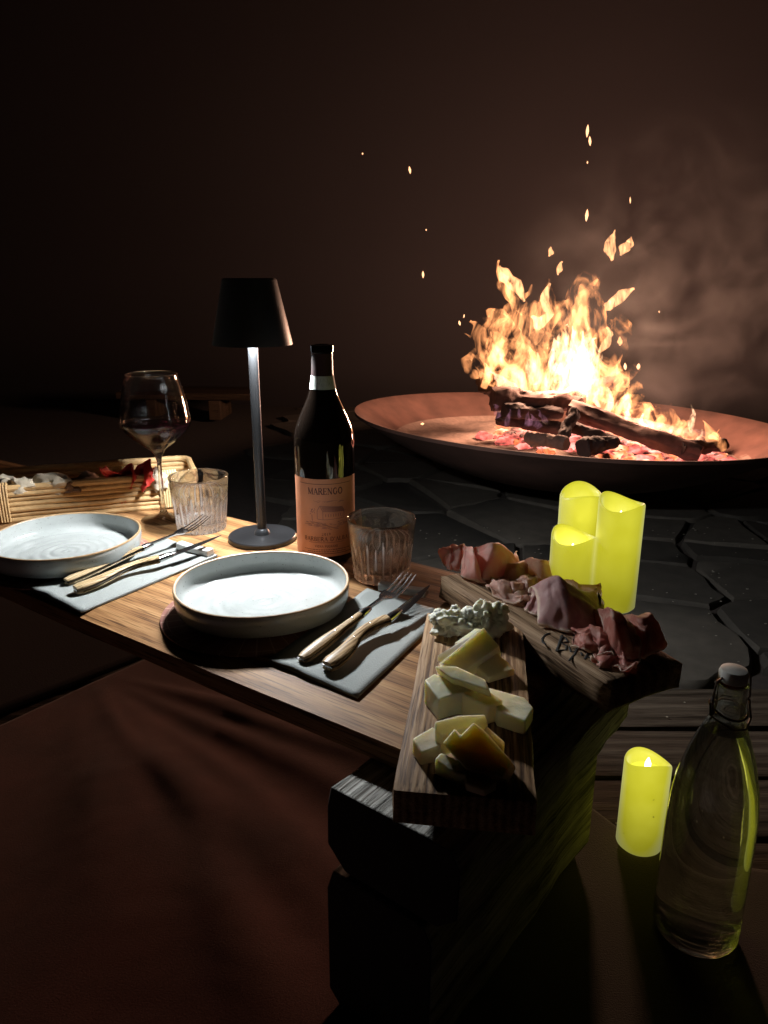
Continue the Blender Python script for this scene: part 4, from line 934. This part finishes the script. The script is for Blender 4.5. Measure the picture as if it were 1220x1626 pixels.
def candle(p, h, label, rz, r=.0268, dip=.007, grp='battery candles', tip=-.012):
    o = empty('led_candle', p, rz, label, 'candle', grp)
    N = 64
    def topz(g_): return h - dip * (.5 - .5 * math.cos(g_)) + .0042 * math.sin(2 * g_ + .6) 
    v = []; f = []
    rings = [(r - .003, lambda g_: 0), (r, lambda g_: .003)] + [(r, (lambda t: (lambda g_: .003 + (topz(g_) - .006) * t))(t)) for t in (.25, .5, .75, 1)] + [(r - .0006, lambda g_: topz(g_) - .0008), (r - .0017, lambda g_: topz(g_)), (r - .0030, lambda g_: topz(g_) - .001), (r - .0038, lambda g_: topz(g_) - .005), (r - .0045, lambda g_: h - .034)]
    for (rr, zf) in rings:
        for k_ in range(N):
            g_ = 2 * math.pi * k_ / N; v.append((rr * math.cos(g_), rr * math.sin(g_), zf(g_)))
    for i in range(len(rings) - 1):
        for k_ in range(N): f.append((i * N + k_, i * N + (k_ + 1) % N, (i + 1) * N + (k_ + 1) % N, (i + 1) * N + k_))
    f.append(tuple(range(N))[::-1])
    MB().add(v, f).build('wax', M_wax, o, angle=60)
    MB().lathe([(0, h - .022 + tip), (.010, h - .0235 + tip), (r - .0047, h - .0238 + tip), (r - .0047, h - .026 + tip), (0, h - .026 + tip)], 32).build('well', M_well, o)
    MB().lathe([(0, h - .002 + tip), (.0012, h - .004 + tip), (.0034, h - .010 + tip), (.0034, h - .018 + tip), (0, h - .0225 + tip)], 16).build('flame_tip', M_wick, o)
    d = bpy.data.lights.new('candle_light', 'POINT'); d.energy = .22; d.color = (1, .90, .14); d.shadow_soft_size = r + .004
    q_ = bpy.data.objects.new('candle_light', d); COL.objects.link(q_); q_.parent = o; q_.location = (0, 0, h * .62)
    return o
def cand(px, py, tpx, tpy, z0, label, rz, **k):
    p = W(px, py, z0); d = ray(tpx, tpy); t = math.hypot(p.x, p.y) / math.hypot(d.x, d.y); h = EYE + d.z * t - z0
    return candle(p, h, label, rz, **k)
TZ = T + .0008
cand(972, 962, 995, 793, TZ, 'tallest yellow glowing candle, frontmost right of the three', R(105))
cand(912, 925, 934, 777, TZ, 'tall yellow glowing candle at the back left of the three', R(60))
cand(903, 955, 921, 846, TZ, 'short yellow glowing candle beside the ham, lowest of the three', R(100))
cand(1014, 1338, 1022, 1198, .012, 'single yellow glowing candle standing on the floor beside the swing top bottle', R(250), dip=.010, tip=0)

# ------------------------------------------------------------------ swing-top water bottle
bp = W(1103, 1473, .010)
WBt = empty('swing_top_bottle', bp, 0, 'clear swing top water bottle with a white stopper standing on the blanket', 'bottle')
o_ = [(0, .006), (.022, .003), (.034, 0), (.0395, .001), (.0425, .006), (.0428, .020), (.0428, .120), (.0420, .150), (.0385, .182), (.0315, .212), (.0235, .236), (.0180, .250), (.0160, .256), (.0158, .262), (.0166, .2635), (.0166, .272), (.0150, .2745), (.0146, .288), (.0152, .2905), (.0150, .293)]
i_ = [(.0105, .293), (.0105, .26), (.0150, .247), (.0208, .234), (.0288, .210), (.0358, .181), (.0393, .150), (.0400, .120), (.0400, .020), (.0375, .010), (.026, .0085), (.012, .012), (0, .015)]
MB().lathe(o_ + i_, 80).build('glass', M_bottleglass, WBt)
MB().lathe([(0, .0149), (.012, .0118), (.026, .0083), (.0377, .0098), (.0402, .020), (.0402, .120), (.0395, .150), (.0360, .181), (.0290, .210), (.0210, .234), (.0168, .2435), (0, .2435)], 64).build('water', M_water, WBt)
MB().lathe([(0, .2935), (.0095, .2935), (.0110, .2945), (.0128, .2960), (.0132, .3040), (.0118, .3075), (.006, .3090), (0, .3092)], 40).build('stopper', plain('white_porcelain', (.85, .82, .76), .35, 50, .08, .05), WBt)
MB().lathe([(.0100, .2933), (.0128, .2933), (.0128, .2958), (.0100, .2958)], 32, close=True).build('rubber_seal', plain('red_rubber', (.35, .09, .05), .6), WBt)
M_wire = plain('dark_wire', (.16, .12, .10), .35, 100, .2, .05, metal=.9)
mb = MB(); wr = .00115
tw = R(20); rt_ = Matrix.Rotation(tw, 3, 'Z')
ringp = [rt_ @ Vector((.0172 * math.cos(R(a)), .0172 * math.sin(R(a)), .268 - .006 * max(0, math.sin(R(-a))))) for a in range(0, 360, 12)]
mb.tube(ringp, wr, 6, closed=True)
mb.tube([rt_ @ Vector(p) for p in ((-.0172, 0, .268), (-.024, -.004, .262), (-.0255, -.006, .268), (-.023, -.002, .285), (-.019, 0, .298), (-.013, 0, .3005), (0, 0, .3005), (.013, 0, .3005), (.020, 0, .2985), (.0225, 0, .292), (.0225, -.002, .275), (.019, 0, .268))], wr, 6)
mb.tube([rt_ @ Vector(p) for p in ((.0225, -.002, .272), (.017, -.012, .258), (.004, -.020, .2535), (-.010, -.019, .255), (-.021, -.010, .262), (-.0255, -.004, .266), (-.021, .002, .274))], wr, 6)
mb.build('wire_bail', M_wire, WBt)

# ------------------------------------------------------------------ low bench far behind
bb = W(292, 668, 0)
BE = empty('bench', bb, R(-4), 'low wooden bench barely visible in the dark behind the wine glass', 'bench')
rough_slab(.66, .24, .035, nx=20, ny=6, nz=2, amp=.003, seed=20).build('seat', M_bench, BE, loc=(-.33, 0, .10))
for x in (-.20, .12): MB().box((x + .03, .12, .0495), (.06, .2, .099)).build('leg', M_bench, BE, bevel=.004)

# ------------------------------------------------------------------ fire bowl
FC = Vector((.598, 2.447, .23)); FR = .69; tx, ty = -.041, -.033
FB = empty('fire_bowl', (FC.x, FC.y, 0), 0, 'very wide shallow rusty steel fire bowl holding the burning logs', 'fire bowl')
bn = Vector((-tx, -ty, 1)).normalized(); rotb = Vector((0, 0, 1)).rotation_difference(bn).to_euler()
def bz(r): return -.205 * (1 - (r / FR) ** 2.3)
inner = [(FR * i / 24, bz(FR * i / 24)) for i in range(25)]
outer = [(FR + .004, .0), (FR + .003, -.010)] + [(FR * i / 24 + .002, bz(FR * i / 24) - .007) for i in range(22, 0, -1)] + [(0, -.213)]
bw = MB().lathe(inner + outer, 128).build('bowl', M_corten, FB, loc=(0, 0, FC.z), rot=rotb)
for a in (30, 150, 270):
    x, y_ = .30 * math.cos(R(a)), .30 * math.sin(R(a)); top = FC.z + tx * x + ty * y_ + bz(.30) - .006
    MB().tube([(x, y_, -.002), (x, y_, top)], .02, 12).build('foot', M_corten, FB)
def bowlz(x, y_): r = math.hypot(x, y_); return FC.z + tx * x + ty * y_ + bz(min(r, FR))
def ashz(x, y_): return FC.z - .092 + tx * x + ty * y_ + .045 * math.exp(-((x - .08) ** 2 + (y_ + .02) ** 2) / .05) + .012 * noise.noise(Vector((x * 8, y_ * 8, 0))) + .005 * noise.noise(Vector((x * 40, y_ * 40, 3)))
mb = MB().grid(lambda u, v: (u * .56 * math.cos(v * 2 * math.pi), u * .56 * math.sin(v * 2 * math.pi), max(ashz(u * .56 * math.cos(v * 2 * math.pi), u * .56 * math.sin(v * 2 * math.pi)), bowlz(u * .56 * math.cos(v * 2 * math.pi), u * .56 * math.sin(v * 2 * math.pi)) + .0015)), 60, 140)
tag(mb.build('ash', M_ash, loc=(FC.x, FC.y, 0), angle=0), kind='stuff')
# glowing embers
def m_ember(name, c1, c2, s, sc_=60):
    m, n, l, p = mat(name); setp(p, col=(.05, .03, .03), rough=.9)
    tc = n.new('ShaderNodeTexCoord'); nz = n.new('ShaderNodeTexNoise'); nz.inputs['Scale'].default_value = sc_; nz.inputs['Detail'].default_value = 3; l.new(tc.outputs['Object'], nz.inputs[0])
    r = n.new('ShaderNodeValToRGB'); e = r.color_ramp.elements; e[0].position = .36; e[0].color = (0, 0, 0, 1); e[1].position = .74; e[1].color = (*c2, 1); q_ = e.new(.52); q_.color = (*c1, 1)
    l.new(nz.outputs[0], r.inputs[0]); l.new(r.outputs[0], p.inputs['Emission Color']); p.inputs['Emission Strength'].default_value = s
    m.cycles.emission_sampling = 'NONE'
    return m
M_ember = m_ember('pink_glowing_ember', (.55, .09, .07), (1.0, .42, .34), 1.9, 22)
M_ember2 = m_ember('orange_glowing_ember', (.7, .14, .05), (1, .60, .36), 2.4, 20)
mb = MB(); mb2 = MB()
rs = random.Random(5)
for i in range(620):
    t = rs.random(); x = -.16 + t * .58 + rs.gauss(0, .05); y_ = .0 - t * .18 + rs.gauss(0, .09)
    s = rs.uniform(.008, .022); 
    if math.hypot(x, y_) > .5: continue
    (mb if rs.random() < .7 else mb2).blob((x, y_, max(ashz(x, y_), bowlz(x, y_)) + s * .35), (s * rs.uniform(.8, 1.6), s, s * .7), 2, .5, 1.5, i, 2)
tag(mb.build('embers', M_ember, loc=(FC.x, FC.y, 0), angle=30), kind='stuff'); tag(mb2.build('hot_embers', M_ember2, loc=(FC.x, FC.y, 0), angle=30), kind='stuff')
def log(pa, pb, r, m, sd, label, taper=.9, end=True):
    a, b = Vector(pa), Vector(pb); mb = MB(); n_ = 36; seg = 28; pts = []
    d = (b - a); up = Vector((0, 0, 1)); s_ = d.cross(up).normalized(); u_ = s_.cross(d).normalized(); v = []; f = []
    for i in range(n_ + 1):
        t = i / n_; c = a + d * t + u_ * (.008 * noise.noise(Vector((t * 3, sd, 0)))) + s_ * (.012 * noise.noise(Vector((t * 3, sd, 5))))
        for k_ in range(seg):
            g_ = 2 * math.pi * k_ / seg; rr = r * (1 - (1 - taper) * t) * (1 + .30 * noise.noise(Vector((math.cos(g_) * 1.6 + sd, math.sin(g_) * 1.6, t * 5))) + .16 * noise.noise(Vector((math.cos(g_) * 4 + sd, math.sin(g_) * 4, t * 16)))) * (.93 if i in (0, n_) else 1)
            v.append(c + (s_ * math.cos(g_) + u_ * math.sin(g_)) * rr)
    for i in range(n_):
        for k_ in range(seg): f.append((i * seg + k_, (i + 1) * seg + k_, (i + 1) * seg + (k_ + 1) % seg, i * seg + (k_ + 1) % seg))
    f += [tuple(range(seg))[::-1], tuple(n_ * seg + k_ for k_ in range(seg))]
    mb.add(v, f); return tag(world_obj(mb, 'log', m, angle=40), label, 'log', 'logs burning in the fire bowl')
log(Wy(782, 634, 2.34), Wy(925, 638, 2.40), .034, M_log, 1, 'thick unburnt log lying level across the left of the fire')
log(Wy(772, 607, 2.46), Wy(810, 622, 2.62), .036, M_char, 2, 'short dark log end pointing out at the upper left of the fire')
log(Wy(800, 652, 2.30), Wy(890, 655, 2.36), .024, M_char, 3, 'charred branch just under the level log')
log(Wy(905, 648, 2.34), Wy(1112, 722, 2.14), .029, M_log, 4, 'long log sloping down to the right of the fire')
log(Wy(893, 700, 2.13), Wy(912, 652, 2.22), .017, M_char, 5, 'short charred stub standing upright in the embers')
log(Wy(838, 694, 2.16), Wy(900, 706, 2.06), .020, M_ash, 6, 'ash covered log end lying below the stub')
log(Wy(925, 712, 2.0), Wy(980, 700, 2.06), .028, M_char, 7, 'black wedge of charred wood at the front rim', .5)
log(Wy(790, 660, 2.44), Wy(900, 685, 2.36), .024, M_char, 8, 'charred log buried in the pink embers at left')
log(Wy(960, 668, 2.5), Wy(1130, 700, 2.42), .026, M_log, 9, 'hidden log behind the sloping one')
log(Wy(870, 640, 2.5), Wy(985, 600, 2.66), .026, M_char, 10, 'log leaning back within the tallest flames')
log(Wy(900, 675, 2.25), Wy(975, 700, 2.2), .018, M_char, 11, 'small branch glowing under the sloping log')
log(Wy(1080, 712, 2.15), Wy(1150, 706, 2.25), .020, M_char, 12, 'last charred piece at the right of the embers')

# flames: nested glowing sheets, brightest where several lie one behind the other
def m_flame(name, c, s, sc_=16, lo_=.42, hi=.66, sy=.35):
    m = bpy.data.materials.new(name); m.use_nodes = True; n = m.node_tree.nodes; l = m.node_tree.links; n.clear()
    tc = n.new('ShaderNodeTexCoord'); mp = n.new('ShaderNodeMapping'); mp.inputs['Scale'].default_value = (1, 1, sy); l.new(tc.outputs['Object'], mp.inputs[0])
    nz = n.new('ShaderNodeTexNoise'); nz.inputs['Scale'].default_value = sc_; nz.inputs['Detail'].default_value = 4; nz.inputs['Distortion'].default_value = 2.4; l.new(mp.outputs[0], nz.inputs[0])
    r = n.new('ShaderNodeMapRange'); r.interpolation_type = 'SMOOTHSTEP'; r.inputs[1].default_value = lo_; r.inputs[2].default_value = hi; l.new(nz.outputs[0], r.inputs[0])
    lw = n.new('ShaderNodeLayerWeight'); lw.inputs[0].default_value = .5
    f_ = n.new('ShaderNodeMath'); f_.operation = 'SUBTRACT'; f_.inputs[0].default_value = 1.0; l.new(lw.outputs['Facing'], f_.inputs[1])
    p_ = n.new('ShaderNodeMath'); p_.operation = 'POWER'; p_.inputs[1].default_value = .8; l.new(f_.outputs[0], p_.inputs[0])
    a = n.new('ShaderNodeMath'); a.operation = 'MULTIPLY'; l.new(r.outputs[0], a.inputs[0]); l.new(p_.outputs[0], a.inputs[1])
    b = n.new('ShaderNodeMath'); b.operation = 'MULTIPLY'; b.inputs[1].default_value = s; l.new(a.outputs[0], b.inputs[0])
    e = n.new('ShaderNodeEmission'); e.inputs[0].default_value = (*c, 1); l.new(b.outputs[0], e.inputs[1])
    t = n.new('ShaderNodeBsdfTransparent'); ad = n.new('ShaderNodeAddShader'); o = n.new('ShaderNodeOutputMaterial')
    l.new(e.outputs[0], ad.inputs[0]); l.new(t.outputs[0], ad.inputs[1]); l.new(ad.outputs[0], o.inputs[0])
    m.cycles.emission_sampling = 'NONE'
    return m
FL_o = m_flame('orange_flame', (1.0, .37, .13), .92, 8.5, .45, .68, .5); FL_w = m_flame('white_hot_flame', (1.0, .60, .34), 1.0, 20, .40, .66); FL_v = m_flame('violet_flame', (.66, .28, .42), .12, 26, .38, .62)
FL_s = m_flame('loose_flame', (1.0, .45, .19), 1.1, 22, .30, .55)
def tongue(mb, pts, y0, flat=.55, sd=0, seg=14, wob=.014, rag=.008):
    """pts: (px, py, radius); swept upward into a closed, wavering body"""
    P = [Wy(a, b, y0 + .02 * noise.noise(Vector((i * .7, sd, 0)))) for i, (a, b, r) in enumerate(pts)]; rr = [r for a, b, r in pts]
    Q = []; q_r = []
    n_ = len(P)
    for i in range(n_ - 1):
        for k_ in range(6):
            t = k_ / 6; s = t * t * (3 - 2 * t)
            c = P[i].lerp(P[i + 1], t); Q.append(c + noise.noise_vector(c * 11 + Vector((sd, 0, 0))) * wob); q_r.append(rr[i] * (1 - s) + rr[i + 1] * s)
    Q.append(P[-1]); q_r.append(rr[-1])
    n0 = len(mb.v); mb.tube(Q, q_r, seg, flat=flat, up=Vector((0, 1, 0)))
    for p in mb.v[n0:]: p += noise.noise_vector(p * 13 + Vector((sd, 0, sd))) * rag * 1.6 + noise.noise_vector(p * 34 + Vector((0, 0, sd))) * rag
rs = random.Random(11)
mo, mw, mv = MB(), MB(), MB()
# left curl and body
tongue(mo, [(775, 600, .010), (752, 590, .016), (745, 570, .014), (757, 556, .010), (775, 566, .003)], 2.42, .5, 1)
tongue(mo, [(800, 612, .02), (775, 560, .03), (760, 530, .024), (755, 515, .010), (748, 510, .002)], 2.44, .5, 2)
tongue(mo, [(820, 618, .03), (800, 560, .034), (795, 515, .022), (815, 480, .016), (838, 462, .006), (842, 452, .002)], 2.42, .5, 3)
tongue(mo, [(850, 618, .035), (835, 570, .036), (830, 530, .022), (812, 480, .012), (798, 445, .012), (792, 415, .003)], 2.47, .5, 4)
tongue(mo, [(860, 616, .03), (862, 560, .03), (852, 510, .014), (866, 470, .010), (874, 440, .003)], 2.46, .5, 5)
tongue(mo, [(900, 620, .05), (905, 560, .055), (915, 510, .036), (925, 475, .022), (930, 455, .010), (945, 447, .002)], 2.48, .6, 6)
tongue(mo, [(930, 625, .045), (945, 570, .04), (955, 525, .020), (950, 480, .014), (944, 460, .003)], 2.5, .6, 7)
tongue(mo, [(960, 640, .04), (965, 600, .034), (972, 560, .016), (965, 535, .010), (972, 520, .002)], 2.46, .6, 8)
tongue(mo, [(985, 650, .03), (985, 610, .022), (975, 585, .012), (988, 560, .003)], 2.43, .6, 9)
for i in range(60):      # low flames following the sloping log down to the right
    t = rs.random(); bx = 800 + 340 * t + rs.uniform(-14, 14); by = 628 + 85 * max(0, t - .25) / .75 + rs.uniform(-8, 10); h = rs.uniform(18, 55) * (1.25 - .55 * t); ln = rs.uniform(-34, 16)
    y0 = 2.46 - .24 * t + rs.uniform(-.08, .08); r = rs.uniform(.008, .022)
    tongue(mo, [(bx, by, r * .6), (bx + ln * .3, by - h * .35, r), (bx + ln * .6 + rs.uniform(-5, 5), by - h * .7, r * .7), (bx + ln, by - h, .001)], y0, .6, 20 + i, 10)
def sheet(mb, px, py, y0, rx, rz, lean_, sd):      # ragged, rolling body of flame
    n0 = len(mb.v); c = Wy(px, py, y0); mb.blob((0, 0, 0), (rx, rx * .55, rz), 4, .35, 1.4, sd, 3)
    for p in mb.v[n0:]:
        p.x += lean_ * p.z; p += noise.noise_vector(p * 11 + Vector((sd, sd, 0))) * .034 + noise.noise_vector(p * 30 + Vector((sd, 0, 0))) * .012; p += c
for i, (px, py, rx, rz, ln) in enumerate(((800, 575, .085, .10, -.3), (790, 530, .055, .08, -.5), (835, 560, .10, .13, -.2), (850, 520, .06, .11, .1), (880, 590, .12, .12, 0), (905, 540, .10, .15, .1), (925, 500, .055, .12, .15), (940, 580, .10, .13, .2),
        (960, 620, .09, .09, .1), (990, 645, .08, .06, -.2), (1035, 672, .08, .05, -.3), (830, 600, .12, .07, 0), (770, 590, .045, .05, -.2), (925, 600, .10, .10, 0), (1085, 690, .07, .04, -.2), (812, 470, .028, .07, -.5), (968, 545, .04, .09, .3))):
    sheet(mo, px, py, 2.47 - .0006 * max(0, px - 900) + .03 * math.sin(i * 2.1), rx, rz, ln, 400 + i)
for i in range(26):      # filaments in the main body
    bx = rs.uniform(768, 990); h = rs.uniform(60, 150) * (1 - abs(bx - 880) / 210); by = 618 + rs.uniform(-14, 8); ln = rs.uniform(-60, 30); r = rs.uniform(.008, .024)
    tongue(mo, [(bx, by, r), (bx + ln * .2 + rs.uniform(-8, 8), by - h * .35, r * 1.3), (bx + ln * .6 + rs.uniform(-10, 10), by - h * .7, r * .8), (bx + ln, by - h, .001)], 2.47 + rs.uniform(-.1, .1), .5, 80 + i, 10)
for i in range(16):      # white-hot core
    bx = rs.gauss(900, 26); by = rs.uniform(600, 632); h = rs.uniform(50, 105); ln = rs.uniform(-20, 20); r = rs.uniform(.016, .032)
    tongue(mw, [(bx, by, r * .6), (bx + ln * .3, by - h * .35, r), (bx + ln * .5, by - h * .65, r * .8), (bx + ln, by - h, .002)], 2.47 + rs.uniform(-.06, .06), .7, 120 + i, 12)
for (bx, by, h, r) in ((935, 640, 50, .02), (950, 650, 45, .016), (1000, 672, 28, .010), (1020, 684, 24, .010), (1058, 704, 26, .010), (1100, 690, 48, .011), (1112, 715, 30, .010), (1080, 712, 20, .008), (985, 655, 34, .014), (965, 655, 40, .018)):
    tongue(mw, [(bx, by, r * .6), (bx - 4, by - h * .4, r), (bx + 3, by - h * .7, r * .6), (bx + 1, by - h, .001)], 2.3 if by > 680 else 2.4, .6, 170 + bx % 17, 10)
for i in range(16):
    bx = rs.choice([rs.uniform(785, 865), rs.uniform(990, 1100)]); by = 665 + (40 if bx > 900 else 0) + rs.uniform(-8, 18); h = rs.uniform(10, 24); r = rs.uniform(.008, .013); ln = rs.uniform(-14, 10)
    tongue(mv, [(bx, by, r), (bx + ln * .5, by - h * .6, r * .8), (bx + ln, by - h, .001)], 2.26 + rs.uniform(-.05, .03), .6, 210 + i, 10)
for mb, m, nm in ((mo, FL_o, 'flames'), (mw, FL_w, 'white_hot_flames'), (mv, FL_v, 'violet_flames')):
    o = world_obj(mb, nm, m, angle=0); tag(o, kind='stuff')
licks = [([(972, 416, .004), (970, 395, .012), (976, 375, .010), (978, 364, .002)], 'upright detached flame high above the fire, left one of the high pair'),
         ([(984, 412, .003), (990, 398, .012), (999, 384, .009), (1003, 376, .002)], 'detached flame high above the fire, right one of the high pair'),
         ([(885, 438, .002), (890, 425, .007), (893, 412, .002)], 'small pale detached flame above the fire centre'),
         ([(872, 406, .001), (875, 398, .006), (877, 390, .001)], 'smallest dim detached flame over the centre of the fire'),
         ([(962, 480, .003), (972, 484, .011), (990, 470, .011), (1006, 460, .003)], 'orange detached flame drifting to the right of the peak'),
         ([(846, 500, .003), (858, 512, .012), (872, 500, .008), (864, 480, .010), (874, 450, .003)], 'zigzag detached flame between the two peaks'),
         ([(794, 418, .003), (803, 432, .014), (820, 450, .012), (832, 478, .003)], 'broad slanting detached flame at the upper left'),
         ([(950, 558, .003), (962, 545, .012), (968, 530, .008), (960, 518, .002)], 'rounded detached flame at the right of the white core'),
         ([(984, 552, .002), (986, 545, .007), (984, 538, .002)], 'tiny reddish detached flame low at the right')]
for i, (pts, lb) in enumerate(licks):
    mb = MB(); tongue(mb, [(a, b, r_ * 1.45) for a, b, r_ in pts], 2.45, .6, 300 + i, 16, .008, .007)
    tag(world_obj(mb, 'flame', FL_s, angle=0), lb, 'flame', 'loose flames above the fire')
# sparks
M_spark = emissive('spark', (1, .50, .24), 2.2); M_spark.cycles.emission_sampling = 'NONE'
sp = [(933, 208, .0045, .018, 'highest spark over the fire'), (937, 224, .004, .014, 'spark just under the highest one'), (651, 270, .0035, .011, 'bright lone spark in the dark left of the fire'), (576, 244, .002, .003, 'faintest spark, farthest to the left'),
      (672, 436, .0035, .011, 'spark low in the dark between the bottle and the fire'), (932, 342, .005, .018, 'reddish spark halfway up above the fire'), (677, 365, .0018, .003, 'tiny dim spark above the low left one'), (933, 258, .002, .004, 'small spark below the topmost two'),
      (1001, 318, .002, .010, 'thin spark to the upper right of the fire'), (730, 513, .0035, .008, 'spark just left of the flames'), (737, 502, .002, .006, 'small spark above the one left of the flames'), (993, 582, .005, .012, 'pale yellow spark right of the white core'),
      (1014, 582, .006, .010, 'reddish ember flake in the air right of the flames'), (1047, 495, .002, .003, 'tiny spark in the smoke'), (671, 673, .006, .004, 'glowing crumb on the left inside wall of the bowl')]
for i, (px, py, r, h, lb) in enumerate(sp):
    yy = 2.45 if i != 14 else 2.40
    mb = MB().lathe([(0, -h), (r * .7, -h * .5), (r, 0), (r * .6, h * .6), (0, h)], 10)
    tag(mb.build('spark', M_spark, loc=Wy(px, py, yy), rot=(0, rs.uniform(-.3, .3), 0)), lb, 'spark', 'sparks flying from the fire')
# the light the flames throw
def plight(name, loc, e, c, r):
    d = bpy.data.lights.new(name, 'POINT'); d.energy = e; d.color = c; d.shadow_soft_size = r
    o = bpy.data.objects.new(name, d); COL.objects.link(o); o.location = loc; return o
plight('fire_light', Wy(905, 545, 2.46), FIRE_W, (1.0, .56, .37), .09)
plight('fire_light', Wy(1040, 660, 2.36), FIRE_W * .2, (1.0, .50, .36), .06)
# smoke drifting to the right
def m_smoke():
    m = bpy.data.materials.new('drifting_smoke'); m.use_nodes = True; n = m.node_tree.nodes; l = m.node_tree.links; n.clear()
    tc = n.new('ShaderNodeTexCoord'); nz = n.new('ShaderNodeTexNoise'); nz.inputs['Scale'].default_value = 4.0; nz.inputs['Detail'].default_value = 4; nz.inputs['Distortion'].default_value = 1.6; l.new(tc.outputs['Object'], nz.inputs[0])
    mr = n.new('ShaderNodeMapRange'); mr.inputs[1].default_value = .46; mr.inputs[2].default_value = .72; mr.inputs[3].default_value = 0; mr.inputs[4].default_value = .62; l.new(nz.outputs[0], mr.inputs[0])
    ln = n.new('ShaderNodeVectorMath'); ln.operation = 'LENGTH'; mp = n.new('ShaderNodeMapping'); mp.inputs['Scale'].default_value = (1 / .75, 1 / .55, 1 / .62); l.new(tc.outputs['Object'], mp.inputs[0]); l.new(mp.outputs[0], ln.inputs[0])
    fo = n.new('ShaderNodeMapRange'); fo.interpolation_type = 'SMOOTHSTEP'; fo.inputs[1].default_value = 1; fo.inputs[2].default_value = .3; l.new(ln.outputs['Value'], fo.inputs[0])
    a = n.new('ShaderNodeMath'); a.operation = 'MULTIPLY'; l.new(mr.outputs[0], a.inputs[0]); l.new(fo.outputs[0], a.inputs[1])
    v = n.new('ShaderNodeVolumeScatter'); v.inputs[0].default_value = (.75, .72, .70, 1); v.inputs['Anisotropy'].default_value = .1; l.new(a.outputs[0], v.inputs['Density'])
    o = n.new('ShaderNodeOutputMaterial'); l.new(v.outputs[0], o.inputs[1]); return m
c = Wy(1120, 450, 2.65)
tag(MB().blob((0, 0, 0), (.75, .55, .62), 3, 0, 1, 0).build('smoke', m_smoke(), loc=c), kind='stuff')
